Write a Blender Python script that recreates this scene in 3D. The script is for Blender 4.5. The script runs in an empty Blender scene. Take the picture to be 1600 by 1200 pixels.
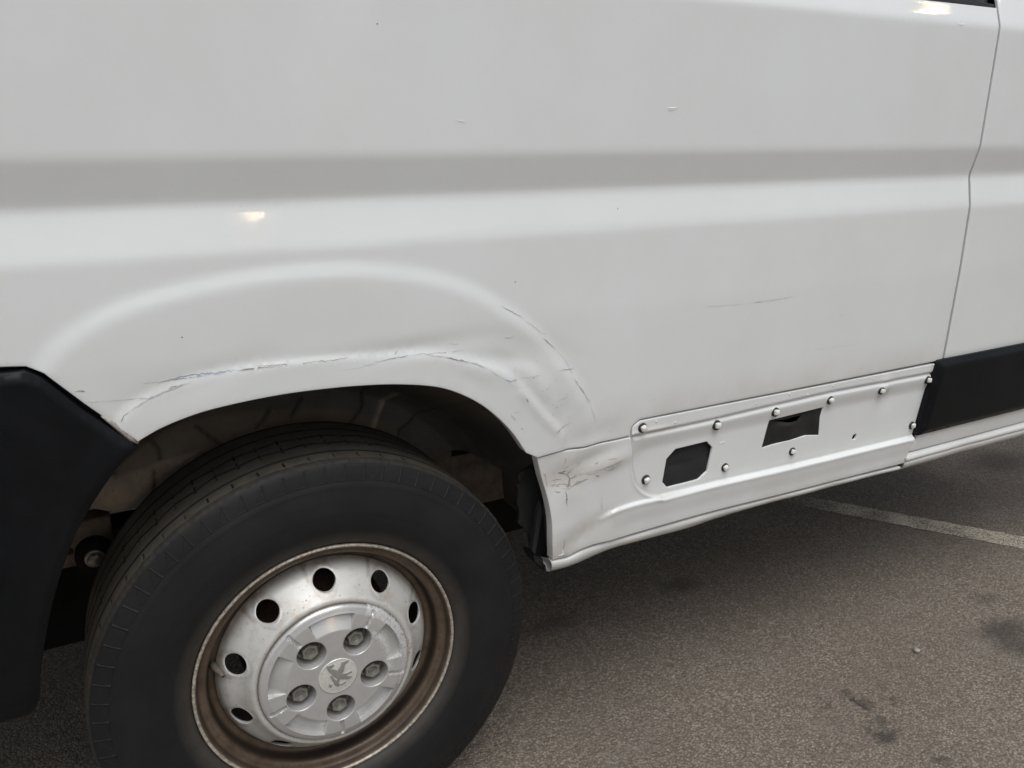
import bpy, math, random
import numpy as np
from mathutils import Vector, Matrix
from mathutils.geometry import delaunay_2d_cdt
from mathutils.kdtree import KDTree

random.seed(7)
SC = bpy.context.scene
COL = SC.collection

# ------------------------------------------------------------------ camera, sky, sun, exposure
CAM_POS = (-0.2752, -1.1528, 1.2315)
CAM_RIGHT = (0.883903, -0.467638, 0.005522)
CAM_UP = (0.138505, 0.273034, 0.951981)
CAM_FWD = (0.446690, 0.840694, -0.306106)
FOCAL_PX = 1264.39   # for a 1600 px wide picture
cam_data = bpy.data.cameras.new('camera')
cam = bpy.data.objects.new('camera', cam_data)
COL.objects.link(cam)
cam_data.sensor_fit = 'HORIZONTAL'
cam_data.sensor_width = 36.0
cam_data.lens = 36.0 * FOCAL_PX / 1600.0
cam_data.clip_start = 0.02
cam_data.clip_end = 500.0
rt, up, fw = Vector(CAM_RIGHT), Vector(CAM_UP), Vector(CAM_FWD)
cam.matrix_world = Matrix(((rt.x, up.x, -fw.x, CAM_POS[0]), (rt.y, up.y, -fw.y, CAM_POS[1]),
                           (rt.z, up.z, -fw.z, CAM_POS[2]), (0, 0, 0, 1)))
SC.camera = cam

SUN_EL, SUN_AZ = math.radians(66), math.radians(188)      # azimuth counted from +y towards +x
world = bpy.data.worlds.new('World')
SC.world = world
world.use_nodes = True
wn = world.node_tree
wn.nodes.clear()
sky = wn.nodes.new('ShaderNodeTexSky')
sky.sky_type = 'NISHITA'
sky.sun_disc = False
sky.sun_elevation = SUN_EL
sky.sun_rotation = SUN_AZ
sky.dust_density = 3.0
hs = wn.nodes.new('ShaderNodeHueSaturation')              # overcast: hardly any blue left
hs.inputs['Saturation'].default_value = 0.40
bg = wn.nodes.new('ShaderNodeBackground')
bg.inputs['Strength'].default_value = 0.084
wo = wn.nodes.new('ShaderNodeOutputWorld')
wn.links.new(sky.outputs[0], hs.inputs['Color'])
wn.links.new(hs.outputs[0], bg.inputs['Color'])
wn.links.new(bg.outputs[0], wo.inputs['Surface'])

sl = bpy.data.lights.new('sun', 'SUN')
sl.energy = 1.15
sl.angle = math.radians(48)
sl.color = (0.97, 0.99, 1.0)
so = bpy.data.objects.new('sun', sl)
COL.objects.link(so)
sd_ = Vector((math.sin(SUN_AZ) * math.cos(SUN_EL), math.cos(SUN_AZ) * math.cos(SUN_EL), math.sin(SUN_EL)))
so.rotation_euler = (-sd_).to_track_quat('-Z', 'Y').to_euler()

SC.view_settings.view_transform = 'Standard'
SC.view_settings.look = 'None'
SC.view_settings.exposure = 0.50
SC.view_settings.gamma = 1.0
SC.view_settings.use_curve_mapping = False

# ------------------------------------------------------------------ material helpers
class NT:
    def __init__(s, name):
        s.m = bpy.data.materials.new(name)
        s.m.use_nodes = True
        s.t = s.m.node_tree
        s.t.nodes.clear()
        s.out = s.t.nodes.new('ShaderNodeOutputMaterial')
        s.b = s.t.nodes.new('ShaderNodeBsdfPrincipled')
        s.t.links.new(s.b.outputs[0], s.out.inputs[0])
        s.tc = s.t.nodes.new('ShaderNodeTexCoord')
    def L(s, a, b): s.t.links.new(a, b)
    def N(s, typ, **kw):
        n = s.t.nodes.new(typ)
        for k, v in kw.items():
            if k.startswith('_'): setattr(n, k[1:], v)
            else:
                i = n.inputs[k.replace('__', ' ')]
                if hasattr(v, 'is_output') or isinstance(v, bpy.types.NodeSocket): s.L(v, i)
                else: i.default_value = v
        return n
    def noise(s, scale, detail=4, rough=0.55, vec=None, dist=0.0):
        n = s.N('ShaderNodeTexNoise', Scale=scale, Detail=detail, Roughness=rough, Distortion=dist)
        s.L(vec or s.tc.outputs['Object'], n.inputs['Vector'])
        return n.outputs['Fac']
    def voro(s, scale, vec=None, feature='F1', rnd=1.0):
        n = s.N('ShaderNodeTexVoronoi', _feature=feature, Scale=scale, Randomness=rnd)
        s.L(vec or s.tc.outputs['Object'], n.inputs['Vector'])
        return n
    def ramp(s, fac, stops):
        n = s.N('ShaderNodeValToRGB', Fac=fac)
        e = n.color_ramp.elements
        while len(e) < len(stops): e.new(0.5)
        for q, (p, c) in zip(e, stops):
            q.position = p
            q.color = (c, c, c, 1) if not hasattr(c, '__len__') else (*c, 1)
        return n.outputs['Color']
    def mix(s, fac, a, b):
        n = s.N('ShaderNodeMix', _data_type='RGBA')
        for i, v in ((0, fac), (6, a), (7, b)):
            if isinstance(v, bpy.types.NodeSocket): s.L(v, n.inputs[i])
            elif hasattr(v, '__len__'): n.inputs[i].default_value = (*v, 1)
            else: n.inputs[i].default_value = v
        return n.outputs[2]
    def math(s, op, a, b=0.0, c=0.0):
        n = s.N('ShaderNodeMath', _operation=op)
        for i, v in enumerate((a, b, c)):
            if isinstance(v, bpy.types.NodeSocket): s.L(v, n.inputs[i])
            else: n.inputs[i].default_value = v
        return n.outputs[0]
    def attr(s, name):
        return s.N('ShaderNodeAttribute', _attribute_name=name).outputs['Fac']
    def bump(s, h, strength, dist, sock='Normal'):
        n = s.N('ShaderNodeBump', Strength=strength, Distance=dist)
        s.L(h, n.inputs['Height'])
        s.L(n.outputs[0], s.b.inputs[sock])
        return n
    def set(s, **kw):
        for k, v in kw.items():
            i = s.b.inputs[k.replace('__', ' ')]
            if isinstance(v, bpy.types.NodeSocket): s.L(v, i)
            elif hasattr(v, '__len__') and len(v) == 3: i.default_value = (*v, 1)
            else: i.default_value = v
        return s

def make_paint():
    n = NT('white_paint')
    d = n.attr('dirt_shade')
    n1 = n.noise(9, 6, 0.65)
    n2 = n.noise(120, 3, 0.6)
    grime = n.math('MULTIPLY', d, n.ramp(n1, [(0.3, 0.35), (0.7, 1.0)]))
    haze = n.ramp(n.noise(3.5, 5, 0.6), [(0.35, 0.0), (0.75, 0.09)])
    grime = n.math('ADD', grime, haze)
    fleck = n.ramp(n.voro(55).outputs['Distance'], [(0.0, 1.0), (0.035, 0.0)])
    fleck = n.math('MULTIPLY', fleck, n.ramp(n.noise(6, 2), [(0.58, 0.0), (0.64, 0.6)]))
    c = n.mix(n.math('MINIMUM', grime, 1.0), (0.825, 0.848, 0.843), (0.42, 0.36, 0.29))
    c = n.mix(n.math('MULTIPLY', fleck, 0.7), c, (0.25, 0.2, 0.16))
    ro = n.math('ADD', n.math('MULTIPLY', grime, 0.35), n.math('MULTIPLY_ADD', n2, 0.01, 0.010))
    n.set(Base__Color=c, Roughness=0.5, Specular__IOR__Level=0.25, Coat__Weight=0.95, Coat__Roughness=ro, Coat__IOR=1.5)
    n.bump(n.noise(520, 1, 0.5), 0.05, 0.0006, 'Coat Normal')
    return n.m

def simple(name, col, rough, metal=0.0, spec=0.5, nscale=40, var=0.25, bump=0.0, bscale=300, bdist=0.0005):
    n = NT(name)
    f = n.ramp(n.noise(nscale, 5, 0.6), [(0.25, 1 - var), (0.75, 1 + var)])
    c = n.N('ShaderNodeMix', _data_type='RGBA', _blend_type='MULTIPLY')
    c.inputs[0].default_value = 1.0
    c.inputs[6].default_value = (*col, 1)
    n.L(f, c.inputs[7])
    n.set(Base__Color=c.outputs[2], Roughness=rough, Metallic=metal, Specular__IOR__Level=spec)
    if bump: n.bump(n.noise(bscale, 3, 0.6), bump, bdist)
    return n

M = {}
M['paint'] = make_paint()
M['plastic_'] = simple('black_plastic_plain', (0.0055, 0.0065, 0.0080), 0.5, spec=0.28, nscale=7, var=0.3, bump=0.25, bscale=900, bdist=0.0003).m
n = NT('black_plastic')
f = n.ramp(n.noise(5, 6, 0.7, dist=0.6), [(0.40, 0.0), (0.72, 1.0)])
c = n.mix(f, (0.0032, 0.0040, 0.0052), (0.0085, 0.0095, 0.0110))
str_ = n.N('ShaderNodeMapping', Scale=(3.0, 1.0, 60.0))
n.L(n.tc.outputs['Object'], str_.inputs['Vector'])
sc_ = n.ramp(n.noise(9, 3, 0.6, vec=str_.outputs[0]), [(0.66, 0.0), (0.72, 0.5)])
c = n.mix(sc_, c, (0.020, 0.021, 0.022))
dust = n.ramp(n.voro(60).outputs['Distance'], [(0.0, 0.8), (0.05, 0.0)])
c = n.mix(n.math('MULTIPLY', dust, n.ramp(n.noise(8, 2), [(0.5, 0.0), (0.6, 1.0)])), c, (0.10, 0.10, 0.10))
n.set(Base__Color=c, Roughness=n.math('MULTIPLY_ADD', f, 0.16, 0.40), Specular__IOR__Level=0.2)
n.bump(n.noise(1100, 2, 0.6), 0.25, 0.0003)
M['plastic'] = n.m
M['gap'] = simple('gap_shade', (0.018, 0.014, 0.014), 0.8, nscale=30).m  # dark backing colour standing in for the shade inside gaps
M['dark'] = simple('underbody_black', (0.013, 0.012, 0.011), 0.85, spec=0.2, nscale=14, var=0.5, bump=0.4, bscale=90, bdist=0.002).m
M['hole'] = simple('hole_lining', (0.022, 0.022, 0.023), 0.7, spec=0.3, nscale=20).m
M['patch'] = simple('black_rubber_sheet', (0.02, 0.02, 0.02), 0.6, spec=0.35, nscale=30, var=0.5).m
M['clip'] = simple('white_nylon', (0.74, 0.73, 0.68), 0.45, nscale=90, var=0.12).m
M['washer'] = simple('black_rubber_washer', (0.018, 0.018, 0.018), 0.6).m
M['blue'] = simple('blue_transfer', (0.32, 0.39, 0.48), 0.6, nscale=300, var=0.5).m
M['scratch'] = simple('scratch_dark', (0.26, 0.245, 0.235), 0.7, nscale=300, var=0.5).m
M['scuff'] = simple('scuff_grey', (0.36, 0.33, 0.30), 0.7, nscale=250, var=0.45).m
M['faint'] = simple('scratch_faint', (0.55, 0.55, 0.54), 0.6, nscale=250, var=0.2).m
M['chip'] = simple('chipped_white', (0.93, 0.93, 0.92), 0.3, metal=0.0, nscale=250).m
M['glass'] = simple('tinted_glass', (0.01, 0.011, 0.012), 0.04, spec=0.6, nscale=3).m
M['zinc'] = simple('zinc_bolt', (0.33, 0.32, 0.29), 0.42, metal=0.55, nscale=120, var=0.3, bump=0.2, bscale=500).m
M['bracket'] = simple('dirty_plastic', (0.018, 0.018, 0.018), 0.6, spec=0.35, nscale=18, var=0.5, bump=0.3).m
M['rail'] = simple('dusty_chassis', (0.16, 0.135, 0.11), 0.85, spec=0.15, nscale=35, var=0.4, bump=0.3, bscale=120).m
M['drum'] = simple('rusty_drum', (0.05, 0.025, 0.016), 0.85, nscale=60, var=0.6).m
M['chrome'] = simple('worn_chrome', (0.80, 0.79, 0.74), 0.30, metal=0.35, nscale=200, var=0.12, bump=0.15, bscale=260).m
M['chrome2'] = simple('relief_metal', (0.34, 0.335, 0.315), 0.42, metal=0.3, nscale=200, var=0.12).m
M['lamp'] = simple('lamp_housing', (0.2, 0.2, 0.2), 0.5).m
M['pole'] = simple('galvanised_steel', (0.45, 0.46, 0.46), 0.5, metal=0.5).m

n = NT('lamp_bulb')
n.set(Base__Color=(1, 0.9, 0.7), Emission__Color=(1.0, 0.74, 0.38), Emission__Strength=230.0)
M['bulb'] = n.m

# wheel cap: silver lacquer, scraped where mask is high
n = NT('cap_silver')
wear = n.math('MULTIPLY', n.attr('mask'), n.ramp(n.noise(190, 6, 0.75), [(0.40, 0.0), (0.55, 1.0)]))
c = n.mix(n.ramp(n.noise(60, 5, 0.6), [(0.3, 0.0), (0.8, 1.0)]), (0.56, 0.555, 0.54), (0.63, 0.625, 0.61))
c = n.mix(n.attr('dirt_shade'), c, (0.10, 0.075, 0.05))
c = n.mix(wear, c, (0.80, 0.80, 0.79))
n.set(Base__Color=c, Metallic=0.38, Roughness=n.math('MULTIPLY_ADD', wear, 0.25, 0.27))
n.bump(n.noise(700, 3, 0.6), 0.12, 0.0003)
M['cap'] = n.m

# wheel disc: silver painted steel with rust blooms and pits
n = NT('disc_silver')
pits = n.ramp(n.voro(120).outputs['Distance'], [(0.06, 1.0), (0.24, 0.0)])
pits = n.math('MULTIPLY', pits, n.ramp(n.noise(22, 4), [(0.47, 0.0), (0.60, 1.0)]))
bloom = n.ramp(n.noise(26, 6, 0.7), [(0.50, 0.0), (0.78, 0.6)])
base = n.mix(n.ramp(n.noise(14, 4), [(0.3, 0.0), (0.7, 1.0)]), (0.57, 0.56, 0.525), (0.65, 0.645, 0.615))
c = n.mix(bloom, base, (0.36, 0.27, 0.17))
c = n.mix(n.math('MULTIPLY', pits, 0.8), c, (0.13, 0.075, 0.04))
c = n.mix(n.math('MULTIPLY', n.attr('dirt_shade'), n.ramp(n.noise(45, 5, 0.7), [(0.2, 0.45), (0.7, 1.0)])), c, (0.15, 0.095, 0.05))
n.set(Base__Color=c, Metallic=0.22, Roughness=0.42)
n.bump(n.noise(380, 4, 0.6), 0.18, 0.0005)
M['disc'] = n.m

n = NT('rim_brown')
f = n.ramp(n.noise(30, 6, 0.7), [(0.25, 0.0), (0.8, 1.0)])
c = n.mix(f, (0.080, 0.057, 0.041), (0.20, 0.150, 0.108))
c = n.mix(n.attr('dirt_shade'), c, (0.030, 0.023, 0.019))  # groove shade put into the rim colour
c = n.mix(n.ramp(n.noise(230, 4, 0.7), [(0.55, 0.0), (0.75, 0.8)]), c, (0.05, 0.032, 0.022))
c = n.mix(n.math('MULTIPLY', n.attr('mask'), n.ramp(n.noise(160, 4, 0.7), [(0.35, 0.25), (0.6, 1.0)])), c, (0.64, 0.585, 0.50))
n.set(Base__Color=c, Metallic=0.35, Roughness=0.42)
n.bump(n.noise(300, 4, 0.65), 0.3, 0.0006)
M['rim'] = n.m

n = NT('tyre_rubber')
du = n.math('MULTIPLY', n.attr('dirt_shade'), n.ramp(n.noise(35, 6, 0.7), [(0.2, 0.45), (0.75, 1.0)]))
c = n.mix(n.ramp(n.noise(12, 5, 0.6), [(0.3, 0.0), (0.75, 1.0)]), (0.0088, 0.0088, 0.0096), (0.0165, 0.0165, 0.017))
c = n.mix(du, c, (0.185, 0.162, 0.13))
c = n.mix(n.ramp(n.noise(420, 2, 0.5), [(0.73, 0.0), (0.79, 0.55)]), c, (0.06, 0.057, 0.052))
n.set(Base__Color=c, Roughness=0.62, Specular__IOR__Level=0.35)
n.bump(n.noise(500, 4, 0.65), 0.22, 0.0005)
M['tyre'] = n.m

n = NT('wheelhouse_dirt')
f = n.ramp(n.noise(7, 6, 0.65), [(0.3, 0.0), (0.75, 1.0)])
c = n.mix(f, (0.125, 0.110, 0.093), (0.22, 0.193, 0.163))
c = n.mix(n.math('MULTIPLY', n.attr('dirt_shade'), n.ramp(n.noise(22, 6, 0.7), [(0.3, 0.3), (0.65, 1.0)])), c, (0.46, 0.385, 0.305))
spk = n.ramp(n.voro(70).outputs['Distance'], [(0.03, 1.0), (0.10, 0.0)])
c = n.mix(n.math('MULTIPLY', spk, 0.75), c, (0.012, 0.011, 0.010))
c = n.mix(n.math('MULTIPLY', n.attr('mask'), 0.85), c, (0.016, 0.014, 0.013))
n.set(Base__Color=c, Roughness=0.85, Specular__IOR__Level=0.2)
n.bump(n.noise(130, 5, 0.65), 0.3, 0.001)
M['house'] = n.m

def asphalt_nodes(n):
    P = n.tc.outputs['Object']
    grain = n.voro(205, rnd=1.0)
    cell = n.N('ShaderNodeSeparateColor', Color=grain.outputs['Color']).outputs[0]
    fine = n.noise(420, 3, 0.6)
    c = n.ramp(cell, [(0.0, (0.165, 0.134, 0.104)), (0.45, (0.275, 0.230, 0.184)), (0.85, (0.375, 0.322, 0.264)), (0.985, (0.43, 0.375, 0.31)), (1.0, (0.52, 0.47, 0.40))])
    pore = n.ramp(grain.outputs['Distance'], [(0.30, 0.0), (0.62, 1.0)])
    c = n.mix(n.math('MULTIPLY', pore, 0.55), c, (0.085, 0.070, 0.057))
    mid = n.ramp(n.noise(34, 5, 0.65), [(0.3, 0.0), (0.7, 0.34)])
    c = n.mix(mid, c, (0.14, 0.117, 0.095))
    big = n.ramp(n.noise(2.6, 5, 0.6), [(0.42, 0.0), (0.72, 0.42)])
    c = n.mix(big, c, (0.14, 0.112, 0.09))
    pale = n.ramp(n.noise(5.5, 6, 0.65), [(0.56, 0.0), (0.75, 0.35)])
    c = n.mix(pale, c, (0.28, 0.255, 0.225))
    warp = n.N('ShaderNodeVectorMath', _operation='MULTIPLY_ADD')
    wv = n.N('ShaderNodeTexNoise', Scale=26.0, Detail=5.0, Roughness=0.7)
    n.L(P, wv.inputs['Vector'])
    n.L(wv.outputs['Color'], warp.inputs[0])
    warp.inputs[1].default_value = (0.10, 0.10, 0)
    n.L(P, warp.inputs[2])
    for (x, y), rx, ry, s in STAINS:
        sub = n.N('ShaderNodeVectorMath', _operation='SUBTRACT')
        n.L(warp.outputs[0], sub.inputs[0]); sub.inputs[1].default_value = (x + 0.05, y + 0.05, 0)
        dv = n.N('ShaderNodeVectorMath', _operation='DIVIDE')
        n.L(sub.outputs[0], dv.inputs[0]); dv.inputs[1].default_value = (rx, ry, 1e6)
        ln = n.N('ShaderNodeVectorMath', _operation='LENGTH')
        n.L(dv.outputs[0], ln.inputs[0])
        c = n.mix(n.ramp(ln.outputs['Value'], [(0.30, min(1, s * 1.25)), (1.0, 0.0)]), c, (0.060, 0.052, 0.044))
    h = n.math('SUBTRACT', n.math('MULTIPLY', fine, 0.5), n.math('MULTIPLY', grain.outputs['Distance'], 0.9))
    h = n.math('ADD', h, n.math('MULTIPLY', n.noise(60, 3, 0.6), 0.8))
    return c, h

STAINS = [(q, *w) for q, w in zip([(1.1303, -0.1509), (1.1277, -0.1882), (1.1971, -0.2172), (1.0897, -0.2853), (1.1152, -0.2440), (1.0491, -0.1591), (1.6840, -0.1703), (1.6466, -0.2262), (1.7820, -0.0554), (1.0740, 0.3839), (1.1261, -0.3858), (2.7472, 0.5190), (0.6619, 0.3914)],
    [(.028, .02, .5), (.03, .022, .75), (.022, .016, .6), (.05, .03, .7), (.03, .02, .5), (.018, .014, .5),
     (.12, .055, .62), (.08, .05, .5), (.06, .04, .4), (.09, .05, .5), (.03, .02, .5), (.2, .12, .5), (.12, .05, .4)])]
n = NT('asphalt')
c, h = asphalt_nodes(n)
n.set(Base__Color=c, Roughness=0.82, Specular__IOR__Level=0.3)
n.bump(h, 0.9, 0.0042)
M['asphalt'] = n.m
n = NT('worn_line_paint')
c, h = asphalt_nodes(n)
w = n.math('ADD', n.math('MULTIPLY', n.noise(150, 6, 0.8), 0.75), n.math('MULTIPLY', n.noise(300, 3, 0.7), 0.35))
w = n.math('ADD', w, n.math('MULTIPLY_ADD', n.noise(9, 3, 0.6), 0.30, n.math('MULTIPLY_ADD', n.attr('mask'), -0.22, -0.15)))
c = n.mix(n.ramp(w, [(0.485, 0.0), (0.575, 0.92)]), c, (0.66, 0.60, 0.48))
n.set(Base__Color=c, Roughness=0.8, Specular__IOR__Level=0.3)
n.bump(h, 0.6, 0.003)
M['line'] = n.m

# ------------------------------------------------------------------ mesh helpers
def empty(name, loc=(0, 0, 0), parent=None):
    o = bpy.data.objects.new(name, None)
    COL.objects.link(o)
    o.location = loc
    o.empty_display_size = 0.1
    o.parent = parent
    return o

def obj(name, verts, faces, mat, parent=None, smooth=True, attr=None):
    me = bpy.data.meshes.new(name)
    me.from_pydata([tuple(map(float, v)) for v in verts], [], [tuple(map(int, f)) for f in faces])
    me.materials.append(M[mat])
    if smooth: me.polygons.foreach_set('use_smooth', [True] * len(me.polygons))
    for k, a in (attr or {}).items():
        me.attributes.new(k, 'FLOAT', 'POINT').data.foreach_set('value', np.asarray(a, dtype=np.float32))
    me.update()
    o = bpy.data.objects.new(name, me)
    COL.objects.link(o)
    o.parent = parent
    return o

def sharp(o, deg=35):
    o.data.set_sharp_from_angle(angle=math.radians(deg))
    return o

def tag(o, label, cat=None, group=None, kind=None):
    if label: o['label'] = label
    if cat: o['category'] = cat
    if group: o['group'] = group
    if kind: o['kind'] = kind
    return o

def sstep(a, b, t):
    t = np.clip((t - a) / (b - a), 0, 1)
    return t * t * (3 - 2 * t)

def line(pts, h):
    pts = np.asarray(pts, float)
    out = []
    for a, b in zip(pts[:-1], pts[1:]):
        k = max(1, int(round(np.hypot(*(b - a)) / h)))
        out += [a + (b - a) * i / k for i in range(k)]
    out.append(pts[-1])
    return np.array(out)

def curve(pts, h):
    p = np.asarray(pts, float)
    p = np.vstack([2 * p[0] - p[1], p, 2 * p[-1] - p[-2]])
    out = []
    for i in range(1, len(p) - 2):
        a, b, c, d = p[i - 1], p[i], p[i + 1], p[i + 2]
        k = max(1, int(round(np.hypot(*(c - b)) / h)))
        for j in range(k):
            t = j / k
            out.append(0.5 * (2 * b + (c - a) * t + (2 * a - 5 * b + 4 * c - d) * t * t + (3 * b - a - 3 * c + d) * t ** 3))
    out.append(p[-2])
    return np.array(out)

def join(*segs):
    out = [np.asarray(segs[0], float)]
    for s in segs[1:]:
        s = np.asarray(s, float)
        if np.hypot(*(s[0] - out[-1][-1])) < 1e-6: s = s[1:]
        out.append(s)
    o = np.vstack(out)
    if np.hypot(*(o[0] - o[-1])) < 1e-6: o = o[:-1]
    return o

def area(p):
    x, z = p[:, 0], p[:, 1]
    return 0.5 * np.sum(x * np.roll(z, -1) - np.roll(x, -1) * z)

def normals2(p):                     # outward normals of a closed ccw polygon
    t = np.roll(p, -1, 0) - p
    t /= np.maximum(np.hypot(t[:, 0], t[:, 1]), 1e-9)[:, None]
    m = t + np.roll(t, 1, 0)
    m /= np.maximum(np.hypot(m[:, 0], m[:, 1]), 1e-3)[:, None]
    return np.stack([m[:, 1], -m[:, 0]], 1)

def ccw(p): return p if area(p) > 0 else p[::-1]

def inside(p, q):
    r = np.zeros(len(q), bool)
    x, z = q[:, 0], q[:, 1]
    for (x1, z1), (x2, z2) in zip(p, np.roll(p, -1, 0)):
        if z1 == z2: continue
        c = ((z1 > z) != (z2 > z)) & (x < (x2 - x1) * (z - z1) / (z2 - z1) + x1)
        r ^= c
    return r

def pdist(p, x, z, closed=True):
    """signed distance to a polygon (negative inside), or plain distance to a polyline"""
    p = np.asarray(p, float)
    q = np.stack([np.ravel(x), np.ravel(z)], 1)
    a = p if closed else p[:-1]
    b = np.roll(p, -1, 0) if closed else p[1:]
    best = np.full(len(q), 1e9)
    for u, v in zip(a, b):
        d = v - u
        l = max(d @ d, 1e-12)
        t = np.clip(((q - u) @ d) / l, 0, 1)
        e = q - u - t[:, None] * d
        best = np.minimum(best, e[:, 0] ** 2 + e[:, 1] ** 2)
    best = np.sqrt(best)
    if closed: best = np.where(inside(p, q), -best, best)
    return best.reshape(np.shape(x))

def sheet(name, poly, fn, hx, mat, parent=None, hz=None, holes=(), loops=(), inset=0.0, r=0.0015, depth=0.008,
          hr=0.001, hdepth=0.004, attr=None, chains=()):
    """a pressed sheet: surface (x, fn(x,z), z) over a polygon, edges rolled inwards, holes with returned rims"""
    hz = hz or hx
    poly = ccw(np.asarray(poly, float))
    if inset: poly = poly - normals2(poly) * inset
    holes = [ccw(np.asarray(q, float)) for q in holes]
    lo, hi = poly.min(0), poly.max(0)
    pts, edges = [], []
    def add_loop(p, closed=True):
        s = len(pts)
        pts.extend(map(tuple, p))
        k = len(p)
        edges.extend((s + i, s + (i + 1) % k) for i in range(k if closed else k - 1))
        return range(s, s + k)
    rings = [(add_loop(poly), poly, 1.0, r, depth)]
    for q in holes: rings.append((add_loop(q), q, -1.0, hr, hdepth))
    nb = len(pts)
    for q in loops: add_loop(np.asarray(q, float), True)
    for q in chains: add_loop(np.asarray(q, float), False)
    nl = len(pts)
    kd = KDTree(nl)
    for i, q in enumerate(pts): kd.insert((q[0] / hx, q[1] / hz, 0), i)
    kd.balance()
    g = []
    row = 0
    z = lo[1] + hz * 0.5
    while z < hi[1]:
        xs = np.arange(lo[0] + hx * (0.25 + 0.5 * (row % 2)), hi[0], hx)
        g.append(np.stack([xs, np.full_like(xs, z)], 1))
        z += hz
        row += 1
    g = np.vstack(g) if g else np.zeros((0, 2))
    ok = inside(poly, g)
    for q in holes: ok &= ~inside(q, g)
    g = g[ok]
    g = [q for q in g if kd.find((q[0] / hx, q[1] / hz, 0))[2] > 0.55]
    pts += [tuple(q) for q in g]
    V, E_, F, ov, oe, of = delaunay_2d_cdt([Vector(q) for q in pts], edges, [], 0, 1e-7)
    V = np.array([tuple(v) for v in V])
    isb = np.array([bool(o) and min(o) < nb for o in ov])
    back = {}
    for i, o in enumerate(ov):
        for j in o: back[j] = i
    F = np.array(F)
    tb = isb[F].all(1)
    keep = ~tb
    if tb.any():
        ce = V[F[tb]].mean(1)
        k = inside(poly, ce)
        for q in holes: k &= ~inside(q, ce)
        keep[np.nonzero(tb)[0][k]] = True
    F = F[keep]
    a = V[F[:, 1]] - V[F[:, 0]]
    b = V[F[:, 2]] - V[F[:, 0]]
    fl = (a[:, 0] * b[:, 1] - a[:, 1] * b[:, 0]) < 0
    F[fl] = F[fl][:, ::-1]
    Y = fn(V[:, 0], V[:, 1])
    verts = [np.stack([V[:, 0], Y, V[:, 1]], 1)]
    uv = [V]
    faces = F.tolist()
    n0 = len(V)
    for idx, p, sgn, rr, dd in rings:
        if dd <= 0: continue
        base = [back[i] for i in idx]
        nn = normals2(p) * sgn
        yb = Y[base]
        prev = base
        steps = [(rr * math.sin(t), rr * (1 - math.cos(t))) for t in (0.5, 1.05, 1.571)] + [(rr, rr + (dd - rr) * 0.5), (rr, dd)]
        k = len(base)
        for o, dy in steps:
            q = p + nn * o
            verts.append(np.stack([q[:, 0], yb + dy, q[:, 1]], 1))
            uv.append(q)
            cur = list(range(n0, n0 + k))
            n0 += k
            for i in range(k):
                j = (i + 1) % k
                f = (prev[i], prev[j], cur[j], cur[i])
                faces.append(f[::-1] if sgn > 0 else f)
            prev = cur
    v = np.vstack(verts)
    uv = np.vstack(uv)
    at = {kk: f(uv[:, 0], uv[:, 1]) for kk, f in (attr or {}).items()}
    return obj(name, v, faces, mat, parent, True, at)

def lathe(name, prof, seg, mat, parent, attr=None, cap=False):
    """profile of (radius, y) turned round the local y axis"""
    prof = np.asarray(prof, float)
    th = np.linspace(0, 2 * math.pi, seg, endpoint=False)
    m = len(prof)
    v = np.stack([np.outer(np.cos(th), prof[:, 0]), np.tile(prof[:, 1], (seg, 1)), np.outer(np.sin(th), prof[:, 0])], -1).reshape(-1, 3)
    f = []
    for i in range(seg):
        j = (i + 1) % seg
        for k in range(m - 1):
            f.append((i * m + k, i * m + k + 1, j * m + k + 1, j * m + k))
    at = {kk: np.tile(fn(prof[:, 0], prof[:, 1]), seg) for kk, fn in (attr or {}).items()}
    return obj(name, v, f, mat, parent, True, at)

def box(lo, hi):
    x0, y0, z0 = lo; x1, y1, z1 = hi
    v = [(x0, y0, z0), (x1, y0, z0), (x1, y1, z0), (x0, y1, z0), (x0, y0, z1), (x1, y0, z1), (x1, y1, z1), (x0, y1, z1)]
    f = [(0, 3, 2, 1), (4, 5, 6, 7), (0, 1, 5, 4), (1, 2, 6, 5), (2, 3, 7, 6), (3, 0, 4, 7)]
    return v, f

def merge(parts):
    V, F = [], []
    for v, f in parts:
        n0 = len(V)
        V += list(v)
        F += [tuple(i + n0 for i in q) for q in f]
    return V, F

def tube(path, rad, k=10, cap=True):
    path = [Vector(p) for p in path]
    V, F = [], []
    for i, p in enumerate(path):
        d = (path[min(i + 1, len(path) - 1)] - path[max(i - 1, 0)]).normalized()
        a = d.cross(Vector((0, 0, 1)) if abs(d.z) < 0.9 else Vector((1, 0, 0))).normalized()
        b = d.cross(a)
        rr = rad[i] if hasattr(rad, '__len__') else rad
        V += [tuple(p + (a * math.cos(t) + b * math.sin(t)) * rr) for t in np.linspace(0, 2 * math.pi, k, endpoint=False)]
    for i in range(len(path) - 1):
        for j in range(k):
            l = (j + 1) % k
            F.append((i * k + j, i * k + l, (i + 1) * k + l, (i + 1) * k + j))
    if cap:
        F.append(tuple(range(k))[::-1])
        F.append(tuple(range((len(path) - 1) * k, len(path) * k)))
    return V, F

def bevelled(o, w, seg=2):
    md = o.modifiers.new('bevel', 'BEVEL')
    md.width = w
    md.segments = seg
    md.limit_method = 'ANGLE'
    return o

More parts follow.
